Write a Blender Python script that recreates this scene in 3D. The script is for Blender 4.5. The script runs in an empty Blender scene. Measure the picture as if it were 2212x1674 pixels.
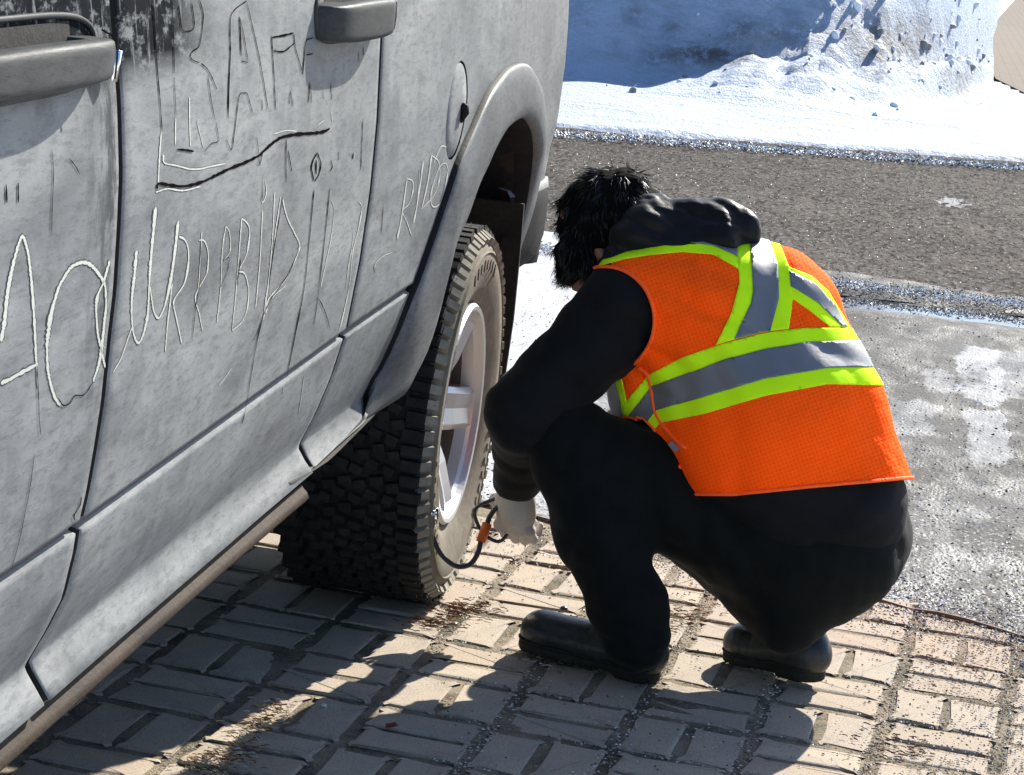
import bpy, bmesh, math, random
import numpy as np
from mathutils import Matrix, Vector
random.seed(7); rng=np.random.default_rng(7)
SC=bpy.context.scene; COL=SC.collection
# ------------------------------------------------------------------ camera (solved from paver grid, truck lines and wheel)
W_,H_,FPX=2211.,1674.,5315.
PITCH,ROLL,AZ=math.radians(11.555),math.radians(6.294),math.radians(8.571)
EYE=np.array([0,0,1.475])
FWD=np.array([-math.sin(AZ)*math.cos(PITCH),math.cos(AZ)*math.cos(PITCH),-math.sin(PITCH)])
_r=np.array([math.cos(AZ),math.sin(AZ),0.]); _u=np.cross(_r,FWD)
RGT=_r*math.cos(ROLL)+_u*math.sin(ROLL); UPV=_u*math.cos(ROLL)-_r*math.sin(ROLL)
cd=bpy.data.cameras.new('camera'); cam=bpy.data.objects.new('camera',cd); COL.objects.link(cam)
cd.sensor_width=36; cd.lens=36*FPX/W_; cd.clip_start=.05; cd.clip_end=400
M=Matrix.Identity(4)
for i in range(3):
    M[i][0]=RGT[i]; M[i][1]=UPV[i]; M[i][2]=-FWD[i]; M[i][3]=EYE[i]
cam.matrix_world=M; SC.camera=cam
# ------------------------------------------------------------------ daylight
SUN=np.array([.5,1.5,1.0])                 # direction to the sun: behind the scene, a little to the right
sun_el=math.atan2(SUN[2],math.hypot(SUN[0],SUN[1])); sun_az=math.atan2(SUN[0],SUN[1])
wd=bpy.data.worlds.new('World'); SC.world=wd; wd.use_nodes=True
nt=wd.node_tree; sky=nt.nodes.new('ShaderNodeTexSky'); sky.sky_type='NISHITA'; sky.sun_disc=False
sky.sun_elevation=sun_el; sky.sun_rotation=sun_az; sky.ozone_density=5.0
bg=nt.nodes['Background']; bg.inputs['Strength'].default_value=.085
nt.links.new(sky.outputs[0],bg.inputs[0])
ld=bpy.data.lights.new('sun','SUN'); ld.energy=5.0; ld.angle=math.radians(.53); ld.color=(1,.95,.86)
sun=bpy.data.objects.new('sun',ld); COL.objects.link(sun)
sun.rotation_euler=Vector(tuple(SUN)).to_track_quat('Z','Y').to_euler(); sun.location=(3,9,8)
SC.view_settings.view_transform='Standard'; SC.view_settings.look='None'; SC.view_settings.exposure=1.2; SC.view_settings.gamma=1
SC.view_settings.use_curve_mapping=False
SC.cycles.max_bounces=6; SC.cycles.use_denoising=True
# ------------------------------------------------------------------ measuring helpers: a sight line through a point of the photo, stopped at a plane
def ray(x,y): return FWD+RGT*((x-W_/2)/FPX)-UPV*((y-H_/2)/FPX)
def at(x,y,Y):
    r=ray(x,y); return EYE+r*(Y/r[1])
def atx(x,y,X):
    r=ray(x,y); return EYE+r*(X/r[0])
def atz(x,y,Z=0.):
    r=ray(x,y); return EYE+r*((Z-EYE[2])/r[2])
def px(P):
    d=np.asarray(P,float)-EYE; k=d@FWD
    return W_/2+FPX*(d@RGT)/k, H_/2-FPX*(d@UPV)/k
# ------------------------------------------------------------------ object helpers
ORI={}
def tag(o,label=None,cat=None,group=None,kind=None):
    if label: o['label']=label
    if cat: o['category']=cat
    if group: o['group']=group
    if kind: o['kind']=kind
    return o
def empty(name,loc,label,cat,group=None):
    o=bpy.data.objects.new(name,None); o.empty_display_size=.1; o.location=tuple(loc); COL.objects.link(o); ORI[o]=np.array(loc,float)
    return tag(o,label,cat,group)
def obj(name,V,F,mats,parent=None,smooth=False,mi=None,uv=None,loc=None):
    V=np.asarray(V,float).reshape(-1,3)
    o0=ORI[parent] if parent is not None else (np.array(loc,float) if loc is not None else np.zeros(3))
    me=bpy.data.meshes.new(name)
    if isinstance(F,np.ndarray): F=F.tolist()
    me.from_pydata((V-o0).tolist(),[],F)
    for m in (mats if isinstance(mats,(list,tuple)) else [mats]): me.materials.append(m)
    if mi is not None: me.polygons.foreach_set('material_index',np.asarray(mi,np.int32))
    if smooth: me.polygons.foreach_set('use_smooth',np.ones(len(F),bool))
    if uv is not None:
        ul=me.uv_layers.new(name='UVMap'); li=np.empty(len(me.loops),np.int32); me.loops.foreach_get('vertex_index',li)
        ul.data.foreach_set('uv',np.asarray(uv,np.float32)[li].ravel())
    me.update()
    o=bpy.data.objects.new(name,me); COL.objects.link(o)
    if parent is not None: o.parent=parent; ORI[o]=o0
    else: o.location=tuple(o0); ORI[o]=o0
    return o
class MB:
    def __init__(s): s.V=[];s.F=[];s.n=0;s.mi=[]
    def add(s,V,F,m=0):
        V=np.asarray(V,float).reshape(-1,3); s.V.append(V); s.F+=[[i+s.n for i in f] for f in F]; s.mi+=[m]*len(F); s.n+=len(V)
    def box(s,c,h,R=None,m=0,taper=1.):
        v=np.array([[x,y,z] for x in(-1,1) for y in(-1,1) for z in(-1,1)],float)
        v[v[:,2]>0,:2]*=taper
        v*=np.asarray(h)
        if R is not None: v=v@np.asarray(R).T
        s.add(v+np.asarray(c),[(0,1,3,2),(4,6,7,5),(0,4,5,1),(2,3,7,6),(0,2,6,4),(1,5,7,3)],m)
    def tube(s,P,r,n=8,m=0,cap=True):
        P=np.asarray(P,float); k=len(P); r=np.broadcast_to(r,(k,))
        T=np.gradient(P,axis=0); T/=np.linalg.norm(T,axis=1)[:,None]+1e-12
        ref=np.array([0,0,1.]) if abs(T[0,2])<.9 else np.array([1.,0,0])
        V=[];u=np.cross(ref,T[0]);u/=np.linalg.norm(u)
        for i in range(k):
            u=u-T[i]*(u@T[i]);u/=np.linalg.norm(u)+1e-12; w=np.cross(T[i],u)
            for j in range(n):
                a=2*math.pi*j/n; V.append(P[i]+r[i]*(math.cos(a)*u+math.sin(a)*w))
        F=[(i*n+j,i*n+(j+1)%n,(i+1)*n+(j+1)%n,(i+1)*n+j) for i in range(k-1) for j in range(n)]
        if cap: F+=[tuple(range(n))[::-1],tuple((k-1)*n+j for j in range(n))]
        s.add(V,F,m)
    def lathe(s,prof,c,n=64,m=0,a0=0,a1=2*math.pi):   # profile (axial offset along +X, radius); axis X through c
        full=abs(a1-a0-2*math.pi)<1e-6; k=n if full else n+1; V=[]
        for i in range(k):
            a=a0+(a1-a0)*i/n
            for w,r in prof: V.append((c[0]+w,c[1]+r*math.cos(a),c[2]+r*math.sin(a)))
        p=len(prof); F=[]
        for i in range(n):
            j=(i+1)%k
            for q in range(p-1): F.append((i*p+q,i*p+q+1,j*p+q+1,j*p+q))
        s.add(V,F,m)
    def build(s,name,mats,parent=None,smooth=False,loc=None):
        return obj(name,np.concatenate(s.V),s.F,mats,parent,smooth,s.mi,loc=loc)
def spline(P,n):
    P=np.asarray(P,float); Q=np.vstack([2*P[0]-P[1],P,2*P[-1]-P[-2]]); out=[]
    for i in range(1,len(Q)-2):
        for t in np.linspace(0,1,n,endpoint=False):
            a,b,c,d=Q[i-1:i+3]; out.append(.5*(2*b+(c-a)*t+(2*a-5*b+4*c-d)*t*t+(3*b-a-3*c+d)*t**3))
    out.append(P[-1]); return np.array(out)
# ------------------------------------------------------------------ implicit surfaces
def seg(P,a,b,ra,rb):
    a=np.asarray(a,np.float32);b=np.asarray(b,np.float32);ab=b-a
    t=np.clip(((P-a)@ab)/float(ab@ab),0,1)
    d=P-a-t[...,None]*ab
    return np.sqrt((d*d).sum(-1))-(ra+(rb-ra)*t)
def ell(P,c,r,R=None):
    q=P-np.asarray(c,np.float32)
    if R is not None: q=q@np.asarray(R,np.float32)
    r=np.asarray(r,np.float32)
    k0=np.sqrt(((q/r)**2).sum(-1)); k1=np.sqrt(((q/(r*r))**2).sum(-1))
    return k0*(k0-1)/np.maximum(k1,1e-6)
def rbox(P,c,h,r,R=None):
    q=P-np.asarray(c,np.float32)
    if R is not None: q=q@np.asarray(R,np.float32)
    q=np.abs(q)-np.asarray(h,np.float32)+r
    return np.sqrt((np.maximum(q,0)**2).sum(-1))+np.minimum(q.max(-1),0)-r
def smin(a,b,k):
    h=np.clip(.5+.5*(b-a)/k,0,1); return b+(a-b)*h-k*h*(1-h)
def smax(a,b,k): return -smin(-a,-b,k)
_nw=[(rng.normal(size=3),rng.uniform(0,6.28)) for _ in range(24)]
def noise3(P,f,o=3,s=0):
    out=0;amp=1.
    for i in range(o):
        for j in range(3):
            k,ph=_nw[(s*5+i*3+j)%24]; out=out+amp*np.sin(P@(k.astype(np.float32)*f)+ph)
        f*=2.1;amp*=.5
    return out/3
def nets(fun,lo,hi,s):
    lo=np.array(lo,float);n=np.ceil((np.array(hi)-lo)/s).astype(int)+1
    ax=[(lo[i]+s*np.arange(n[i])).astype(np.float32) for i in range(3)]
    P=np.stack(np.meshgrid(*ax,indexing='ij'),-1)
    F=fun(P.reshape(-1,3)).reshape(n).astype(np.float32); S=F<0
    c=[S[i:n[0]-1+i,j:n[1]-1+j,k:n[2]-1+k] for i in(0,1) for j in(0,1) for k in(0,1)]
    cnt=sum(x.astype(np.int8) for x in c); act=(cnt>0)&(cnt<8)
    idx=np.argwhere(act); ID=-np.ones(act.shape,np.int64); ID[act]=np.arange(len(idx))
    co=np.array([(i,j,k) for i in(0,1) for j in(0,1) for k in(0,1)])
    V=F[idx[:,None,0]+co[:,0],idx[:,None,1]+co[:,1],idx[:,None,2]+co[:,2]]
    acc=np.zeros((len(idx),3));w=np.zeros(len(idx))
    for a in range(8):
        for b in range(a+1,8):
            if np.abs(co[a]-co[b]).sum()!=1: continue
            m=(V[:,a]<0)!=(V[:,b]<0); t=V[:,a]/np.where(m,V[:,a]-V[:,b],1)
            p=co[a]+t[:,None]*(co[b]-co[a]); acc+=np.where(m[:,None],p,0); w+=m
    verts=lo+s*(idx+acc/w[:,None]); quads=[]
    for d in range(3):
        u,v=(d+1)%3,(d+2)%3
        s0=[slice(1,-1)]*3; s0[d]=slice(0,-1); s1=[slice(1,-1)]*3; s1[d]=slice(1,None)
        A=S[tuple(s0)];B=S[tuple(s1)]
        for flip,m in ((0,A&~B),(1,~A&B)):
            e=np.argwhere(m)
            if not len(e): continue
            e[:,u]+=1; e[:,v]+=1
            du=np.zeros(3,int);du[u]=1;dv=np.zeros(3,int);dv[v]=1
            q=np.stack([ID[tuple((e-du-dv).T)],ID[tuple((e-dv).T)],ID[tuple(e.T)],ID[tuple((e-du).T)]],1)
            quads.append(q[:,::-1] if flip else q)
    return verts,np.concatenate(quads)
def relax(V,Q,n=1,a=.5):
    for _ in range(n):
        S=np.zeros_like(V); c=np.zeros(len(V)); k=Q.shape[1]
        for i in range(k):
            for j in ((i+1)%k,(i-1)%k): np.add.at(S,Q[:,i],V[Q[:,j]]); np.add.at(c,Q[:,i],1)
        V=V+a*(S/np.maximum(c,1)[:,None]-V)
    return V
def tri(q): return np.concatenate([q[:,[0,1,2]],q[:,[0,2,3]]])
def normals(V,T):
    n=np.zeros_like(V); f=np.cross(V[T[:,1]]-V[T[:,0]],V[T[:,2]]-V[T[:,0]])
    for i in range(3): np.add.at(n,T[:,i],f)
    return n/(np.linalg.norm(n,axis=1)[:,None]+1e-12)
def clip(V,T,fun):
    """keep the part of a triangle mesh where fun(V)>0, cutting triangles along the line"""
    f=fun(V); k=f>0; c=k[T].sum(1); out=[T[c==3]]; newV=[];n=len(V); cache={}
    def cut(a,b):
        nonlocal n
        key=(a,b) if a<b else (b,a)
        if key not in cache:
            t=f[a]/(f[a]-f[b]); newV.append(V[a]+t*(V[b]-V[a])); cache[key]=n; n+=1
        return cache[key]
    ex=[]
    for t in T[(c==1)|(c==2)]:
        kk=k[t]
        if kk.sum()==1:
            i=int(np.argmax(kk)); a,b,d=t[i],t[(i+1)%3],t[(i+2)%3]; ex.append((a,cut(a,b),cut(a,d)))
        else:
            i=int(np.argmin(kk)); a,b,d=t[i],t[(i+1)%3],t[(i+2)%3]; p=cut(a,b);q=cut(a,d); ex+= [(p,b,d),(p,d,q)]
    if ex: out.append(np.array(ex))
    V=np.vstack([V]+[np.array(newV)]) if newV else V
    T=np.concatenate(out); u,inv=np.unique(T,return_inverse=True)
    return V[u],inv.reshape(T.shape)
def boundary(T):
    e=np.sort(np.concatenate([T[:,[0,1]],T[:,[1,2]],T[:,[2,0]]]),1); u,c=np.unique(e,axis=0,return_counts=True); return u[c==1]
def edge_tubes(mb,V,E,r,n=6):
    for a,b in E:
        A,B=V[a],V[b]; d=B-A; L=np.linalg.norm(d)
        if L<1e-6: continue
        d/=L; mb.tube([A-d*r*.3,B+d*r*.3],r,n)
# ------------------------------------------------------------------ materials
def mat(name,col,rough=.6,metal=0,spec=.5):
    m=bpy.data.materials.new(name); m.use_nodes=True; b=m.node_tree.nodes['Principled BSDF']
    b.inputs['Base Color'].default_value=(*col,1); b.inputs['Roughness'].default_value=rough; b.inputs['Metallic'].default_value=metal
    b.inputs['Specular IOR Level'].default_value=spec; return m
class G:
    def __init__(s,m): s.m=m; s.t=m.node_tree; s.b=s.t.nodes['Principled BSDF']; s.co=s.t.nodes.new('ShaderNodeTexCoord')
    def n(s,ty,**k):
        x=s.t.nodes.new(ty)
        for a,v in k.items(): setattr(x,a,v)
        return x
    def l(s,a,b): s.t.links.new(a,b)
    def vec(s,scale=(1,1,1),src='Object',rot=(0,0,0)):
        mp=s.n('ShaderNodeMapping'); mp.inputs['Scale'].default_value=scale; mp.inputs['Rotation'].default_value=rot; s.l(s.co.outputs[src],mp.inputs[0]); return mp.outputs[0]
    def noise(s,v,scale,det=4,rough=.6,dist=0):
        x=s.n('ShaderNodeTexNoise'); x.inputs['Scale'].default_value=scale; x.inputs['Detail'].default_value=det; x.inputs['Roughness'].default_value=rough; x.inputs['Distortion'].default_value=dist
        s.l(v,x.inputs['Vector']); return x.outputs['Fac']
    def vor(s,v,scale,rand=1,feat='F1'):
        x=s.n('ShaderNodeTexVoronoi',feature=feat); x.inputs['Scale'].default_value=scale; x.inputs['Randomness'].default_value=rand; s.l(v,x.inputs['Vector']); return x
    def ramp(s,f,stops):
        r=s.n('ShaderNodeValToRGB'); e=r.color_ramp.elements
        while len(e)<len(stops): e.new(.5)
        for i,(p,c) in enumerate(stops):
            e[i].position=p; e[i].color=(*((c,c,c) if not hasattr(c,'__len__') else c),1)
        s.l(f,r.inputs[0]); return r.outputs[0]
    def mix(s,f,a,b):
        x=s.n('ShaderNodeMix',data_type='RGBA')
        for sock,v in ((x.inputs[0],f),(x.inputs[6],a),(x.inputs[7],b)):
            if hasattr(v,'is_output'): s.l(v,sock)
            elif hasattr(v,'__len__'): sock.default_value=(*v,1)
            else: sock.default_value=v
        return x.outputs[2]
    def math(s,op,a,b=0.):
        x=s.n('ShaderNodeMath',operation=op)
        for i,v in enumerate((a,b)):
            if hasattr(v,'is_output'): s.l(v,x.inputs[i])
            else: x.inputs[i].default_value=v
        return x.outputs[0]
    def col(s,c): s.l(c,s.b.inputs['Base Color'])
    def rough(s,c): s.l(c,s.b.inputs['Roughness'])
    def bump(s,h,st=.3,dist=.01):
        x=s.n('ShaderNodeBump'); x.inputs['Strength'].default_value=st; x.inputs['Distance'].default_value=dist; s.l(h,x.inputs['Height']); s.l(x.outputs[0],s.b.inputs['Normal']); return x
def rnd(g):
    oi=g.n('ShaderNodeObjectInfo'); return oi.outputs['Random']

# dirty white paint: road salt film, vertical rinse streaks, dark wet reflection painted in, smudges at the seam
def paint(name,tone=1.,patch=True):
    m=mat(name,(.5,.5,.5),.6,0,.06); g=G(m)
    a=g.noise(g.vec((1,.40,1)),6,7,.72,.5); st=g.noise(g.vec((1,.9,.35)),11,5,.7,.3); fine=g.noise(g.vec((1,.20,1)),120,4,.85); sm=g.noise(g.vec((1,.3,.8)),22,6,.75,.8)
    c=g.ramp(a,[(.3,(.118*tone,.124*tone,.128*tone)),(.50,(.20*tone,.208*tone,.208*tone)),(.72,(.29*tone,.297*tone,.29*tone))])
    c=g.mix(g.ramp(sm,[(.52,0.),(.70,.45)]),c,(.085*tone,.088*tone,.090*tone)); c=g.mix(g.ramp(st,[(.50,0.),(.70,.40)]),c,(.29*tone,.296*tone,.29*tone))
    bl=g.noise(g.vec((1,.5,1)),2.6,6,.7,.8); c=g.mix(g.ramp(bl,[(.50,0.),(.64,.45)]),c,(.085*tone,.090*tone,.094*tone)); c=g.mix(g.ramp(fine,[(.50,0.),(.62,.42)]),c,(.075*tone,.078*tone,.082*tone))
    if patch:
        sep=g.n('ShaderNodeSeparateXYZ'); g.l(g.co.outputs['Object'],sep.inputs[0])
        # dark reflection painted into the colour around the front handle near the seam
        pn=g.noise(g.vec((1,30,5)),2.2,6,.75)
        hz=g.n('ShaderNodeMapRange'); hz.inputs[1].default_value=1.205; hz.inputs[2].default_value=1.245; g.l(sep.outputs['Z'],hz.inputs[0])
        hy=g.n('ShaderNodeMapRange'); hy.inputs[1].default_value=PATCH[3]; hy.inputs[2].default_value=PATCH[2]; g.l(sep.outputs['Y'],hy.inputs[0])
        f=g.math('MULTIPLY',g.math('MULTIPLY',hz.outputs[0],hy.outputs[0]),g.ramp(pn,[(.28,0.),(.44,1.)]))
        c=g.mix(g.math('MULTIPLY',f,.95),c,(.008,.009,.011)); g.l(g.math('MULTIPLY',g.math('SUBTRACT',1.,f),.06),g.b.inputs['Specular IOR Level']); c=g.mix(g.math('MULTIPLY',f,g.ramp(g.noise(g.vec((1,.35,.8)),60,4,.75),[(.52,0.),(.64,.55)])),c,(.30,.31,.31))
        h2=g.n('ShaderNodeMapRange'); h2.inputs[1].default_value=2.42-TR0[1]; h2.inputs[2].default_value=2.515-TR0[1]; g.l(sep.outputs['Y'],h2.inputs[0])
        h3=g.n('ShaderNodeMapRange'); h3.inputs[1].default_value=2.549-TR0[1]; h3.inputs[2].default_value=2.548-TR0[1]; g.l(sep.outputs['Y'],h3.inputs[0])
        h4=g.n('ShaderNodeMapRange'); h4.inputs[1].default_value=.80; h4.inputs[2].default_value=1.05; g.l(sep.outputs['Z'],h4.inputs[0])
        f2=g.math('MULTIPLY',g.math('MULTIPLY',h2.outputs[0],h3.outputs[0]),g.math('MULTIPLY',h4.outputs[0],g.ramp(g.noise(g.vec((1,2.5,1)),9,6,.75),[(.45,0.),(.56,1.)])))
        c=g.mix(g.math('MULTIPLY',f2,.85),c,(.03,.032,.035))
    g.col(c); g.rough(g.ramp(a,[(.3,.42),(.7,.7)])); g.bump(fine,.25,.002); return m
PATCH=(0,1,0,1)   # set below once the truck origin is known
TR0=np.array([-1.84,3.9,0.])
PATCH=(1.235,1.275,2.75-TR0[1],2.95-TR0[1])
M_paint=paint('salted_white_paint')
M_flare=paint('salted_flare_paint',.68,False)
M_white=mat('finger_wiped_white',(.46,.47,.42),.5)
M_dark=mat('scratched_dark_dirt',(.010,.008,.007),.9,0,.0); M_edge=mat('smeared_dirt',(.060,.059,.058),.9,0,.0)
M_seam=mat('seam_black',(.012,.010,.010),.7); M_crease=mat('crease_shade',(.10,.085,.085),.8)  # crease: step shadow painted into the groove colour
def noisy(name,c0,c1,scale=8,rough=.7,bs=.3,bd=.004,fine=90,spec=.12,metal=0):
    m=mat(name,c0,rough,metal,spec); g=G(m); a=g.noise(g.vec(),scale,6,.65); f=g.noise(g.vec(),fine,4,.7)
    g.col(g.mix(g.ramp(f,[(.35,0.),(.7,.5)]),g.ramp(a,[(.3,c0),(.7,c1)]),tuple(.6*x for x in c0)))
    g.bump(f,bs,bd); return m
M_rocker=noisy('rocker_plastic',(.020,.017,.015),(.085,.058,.036),4)
M_black=noisy('black_plastic',(.012,.012,.013),(.025,.024,.023),10)
M_flap=noisy('mud_flap_rubber',(.016,.015,.014),(.045,.04,.034),7)
M_liner=noisy('arch_liner',(.02,.018,.016),(.06,.05,.04),5)
M_rubber=noisy('tread_rubber',(.014,.014,.015),(.035,.034,.032),14,.75,.4,.004,70)
M_side=noisy('dusty_sidewall',(.145,.128,.098),(.235,.212,.165),9,.85,.3,.003,60)
M_lug=noisy('dusty_lug_edge',(.20,.18,.145),(.34,.31,.25),16,.85,.3,.003,60)
M_rim=mat('rim_silver',(.48,.48,.485),.34,.55); 
M_rimd=mat('rim_dust',(.09,.078,.068),.7,.1)
M_chrome=mat('chrome',(.75,.76,.78),.12,1)
M_handle=paint('salted_handle',.28,False)
M_glass=mat('tinted_glass',(.02,.025,.028),.05,0,.6)
M_hose=mat('hose_black',(.018,.018,.02),.45)
M_orange=mat('collar_orange',(.62,.10,.012),.5)

# ================================================================== SETTING
# ---- pavers: 22 cm basketweave squares of two bricks
TH=math.radians(-4.16); PU=np.array([math.cos(TH),math.sin(TH),0]); PV=np.array([-math.sin(TH),math.cos(TH),0]); PO=np.array([-1.251,4.192,0]); PS=.22
EA=np.array([-.90,5.70]); EB=np.array([.383,5.258]); _d=(EB-EA)/np.linalg.norm(EB-EA); EN=np.array([-_d[1],_d[0]])   # paving edge
def beyond(p): return (np.asarray(p)[...,:2]-EA)@EN
m=mat('paver_clay',(.4,.33,.25),.9,0,.08); g=G(m)
r=rnd(g); a=g.noise(g.vec((1,1,1)),14,6,.7); fine=g.noise(g.vec(),230,3,.75); blot=g.noise(g.vec(),3.5,4,.6)
base=g.ramp(r,[(0,(.41,.33,.25)),(.35,(.46,.375,.285)),(.7,(.43,.365,.29)),(1,(.49,.415,.32))])
c=g.mix(g.ramp(a,[(.35,0.),(.7,.45)]),base,(.27,.225,.18)); c=g.mix(g.ramp(blot,[(.45,0.),(.7,.5)]),c,(.42,.38,.33))
c=g.mix(g.ramp(fine,[(.52,0.),(.66,.7)]),c,(.19,.165,.135)); c=g.mix(g.ramp(g.noise(g.vec(),8,6,.8,.6),[(.55,0.),(.68,.55)]),c,(.17,.145,.12)); c=g.mix(g.ramp(g.noise(g.vec(src='Generated'),3,5,.8),[(.58,0.),(.72,.5)]),c,(.50,.46,.41)); g.col(c); g.bump(g.math('ADD',fine,g.math('MULTIPLY',a,1.5)),.55,.0025)
M_paver=m
m=mat('joint_sand',(.1,.085,.065),.95,0,.06); g=G(m); a=g.noise(g.vec(),6,5,.7); f=g.vor(g.vec(),210).outputs['Color']; fl=g.noise(g.vec(),190,2,.7)
c=g.mix(g.ramp(a,[(.42,0.),(.62,.8)]),(.27,.22,.16),(.055,.056,.04)); c=g.mix(g.ramp(fl,[(.55,0.),(.68,.8)]),c,(.33,.29,.23)); g.col(c); g.bump(fl,.8,.006); M_joint=m
gx=np.linspace(-2.9,1.35,90); gy=np.linspace(2.6,6.6,90)
GX,GY=np.meshgrid(gx,gy,indexing='ij'); GV=np.stack([GX,GY,-.0042+.0022*noise3(np.stack([GX,GY,0*GX],-1),14,2)],-1).reshape(-1,3)
GI=np.arange(90*90).reshape(90,90); GQ=np.stack([GI[:-1,:-1],GI[1:,:-1],GI[1:,1:],GI[:-1,1:]],-1).reshape(-1,4)
GQ=GQ[beyond(GV[GQ].mean(1))<.03]
drive=obj('driveway',GV,GQ,M_joint,smooth=True); tag(drive,'tan clay paved driveway of paired bricks under the truck and the worker','driveway',kind='structure'); ORI[drive]=np.zeros(3)
def paver_mesh(L,Wd,seed):
    rr=random.Random(seed); h=.05; b=.0035; bz=.0025
    ring0=[(-1,-1),(1,-1),(1,1),(-1,1)]
    def ringpts(hx,hy,z,ch): 
        out=[]
        for sx,sy in ring0:
            out+= [(sx*hx-(sx*ch if (sx*sy>0) else 0),sy*hy-(0 if sx*sy>0 else sy*ch),z),(sx*hx-(0 if sx*sy>0 else sx*ch),sy*hy-(sy*ch if sx*sy>0 else 0),z)]
        return out
    V=[]
    for hx,hy,z,ch in ((L/2,Wd/2,-h,.008),(L/2,Wd/2,-bz*1.3,.008),(L/2-b*.45,Wd/2-b*.45,-bz*.3,.010),(L/2-b*1.3,Wd/2-b*1.3,0,.012)):
        for x,y,zz in ringpts(hx,hy,z,ch): V.append((x+rr.uniform(-.0022,.0022),y+rr.uniform(-.0022,.0022),zz+(rr.uniform(-.0006,.0006) if zz>-.01 else 0)))
    F=[]
    for k in range(3):
        for i in range(8): F.append((k*8+i,k*8+(i+1)%8,(k+1)*8+(i+1)%8,(k+1)*8+i))
    F.append(tuple(range(24,32)))
    me=bpy.data.meshes.new('paver'); me.from_pydata(V,[],F); me.materials.append(M_paver)
    return me
pm=[paver_mesh(.199,.1045,s) for s in range(14)]
cand=[]
for i in range(-8,12):
    for j in range(-8,12):
        hor=(i+j)%2!=0
        for k in (0,1):
            uu,vv=(i+.5,j+.25+.5*k) if hor else (i+.25+.5*k,j+.5)
            p=PO+PS*(uu*PU+vv*PV)
            if beyond(p)>-.035 or p[1]<3.0 or p[0]<-2.6 or p[0]>1.2: continue
            x,y=px(p); vis=(-120<x<W_+120 and -60<y<H_+110) and not (x<600 and y<1480-1.0*x)
            cand.append((0 if vis else 1,np.linalg.norm(p-EYE),p,hor))
cand.sort(key=lambda t:(t[0],t[1]))
restV=MB()
for n_,(v,dist,p,hor) in enumerate(cand):
    ang=TH+(0 if hor else math.pi/2)+random.gauss(0,.008)+random.choice([0,math.pi]); q=p+PU*random.gauss(0,.0018)+PV*random.gauss(0,.0018); z=random.gauss(0,.0012)
    if v==0 and n_<296:
        o=bpy.data.objects.new('paver',pm[(n_*5)%14]); o.location=(q[0],q[1],z); o.rotation_euler=(random.gauss(0,.006),random.gauss(0,.006),ang); COL.objects.link(o); o.parent=drive
    else:
        R=np.array([[math.cos(ang),-math.sin(ang),0],[math.sin(ang),math.cos(ang),0],[0,0,1]])
        me=pm[(n_*5)%14]; V=np.array([v_.co for v_ in me.vertices])@R.T+np.array([q[0],q[1],z]); restV.add(V,[list(f.vertices) for f in me.polygons])
if restV.n: tag(restV.build('paver_field',M_paver,drive),kind='stuff')

# ---- icy apron between the paving and the road, road, gutter water
def sheet(name,x0,x1,y0,y1,nx,ny,zf,m,smooth=True,mask=None):
    X,Y=np.meshgrid(np.linspace(x0,x1,nx),np.linspace(y0,y1,ny),indexing='ij'); Z=zf(X,Y)
    V=np.stack([X,Y,Z],-1).reshape(-1,3); I=np.arange(nx*ny).reshape(nx,ny); Q=np.stack([I[:-1,:-1],I[1:,:-1],I[1:,1:],I[:-1,1:]],-1).reshape(-1,4)
    if mask is not None: Q=Q[mask(V[Q].mean(1))]
    return obj(name,V,Q,m,smooth=smooth)
def n2(X,Y,f,o=3,s=0): return noise3(np.stack([X,Y,0*X],-1).reshape(-1,3).astype(np.float32),f,o,s).reshape(X.shape)
m=mat('icy_concrete',(.3,.3,.3),.4,0,.3); g=G(m)
sep=g.n('ShaderNodeSeparateXYZ'); g.l(g.co.outputs['Object'],sep.inputs[0])
a=g.noise(g.vec((1,.55,1)),1.6,6,.68); b=g.noise(g.vec((1,.45,1)),7,5,.7); fl=g.noise(g.vec((1,.5,1)),120,3,.75); gr=g.vor(g.vec((1,.6,1)),95)
c=g.ramp(a,[(.32,(.050,.048,.045)),(.5,(.085,.083,.078)),(.68,(.135,.134,.132))])
c=g.mix(g.ramp(b,[(.56,0.),(.74,.5)]),c,(.27,.275,.28))
c=g.mix(g.ramp(fl,[(.50,0.),(.64,.75)]),c,(.10,.095,.085))
for ix,iy,rx,ry,am in ((.335,8.55,.085,.55,.5),(.345,7.45,.07,.45,.4),(.20,8.30,.06,.2,.3),(.46,8.6,.12,.45,.3),(.12,6.1,.25,.4,.25),(.0,7.6,.2,.3,.25)):  # pale patches painted for window light reflected off the ice
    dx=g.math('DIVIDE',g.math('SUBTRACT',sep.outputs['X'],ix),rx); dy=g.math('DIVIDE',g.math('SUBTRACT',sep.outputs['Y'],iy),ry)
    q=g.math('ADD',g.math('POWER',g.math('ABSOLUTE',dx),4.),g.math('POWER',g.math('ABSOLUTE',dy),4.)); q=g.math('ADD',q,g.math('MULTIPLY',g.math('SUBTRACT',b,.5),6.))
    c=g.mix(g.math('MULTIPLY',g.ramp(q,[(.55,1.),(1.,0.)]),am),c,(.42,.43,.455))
sx=g.n('ShaderNodeMapRange'); sx.inputs[1].default_value=-.55; sx.inputs[2].default_value=-.95; g.l(g.math('ADD',sep.outputs['X'],g.math('MULTIPLY',g.math('SUBTRACT',b,.5),.9)),sx.inputs[0])
sn=g.math('MULTIPLY',sx.outputs[0],g.ramp(g.noise(g.vec((1,.35,1)),22,4,.7),[(.3,.55),(.55,1.)])); c=g.mix(sn,c,(.52,.53,.54))
wz=g.n('ShaderNodeMapRange'); wz.inputs[1].default_value=7.2; wz.inputs[2].default_value=5.6; g.l(g.math('ADD',sep.outputs['Y'],g.math('MULTIPLY',g.math('SUBTRACT',a,.5),2.5)),wz.inputs[0])
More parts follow.
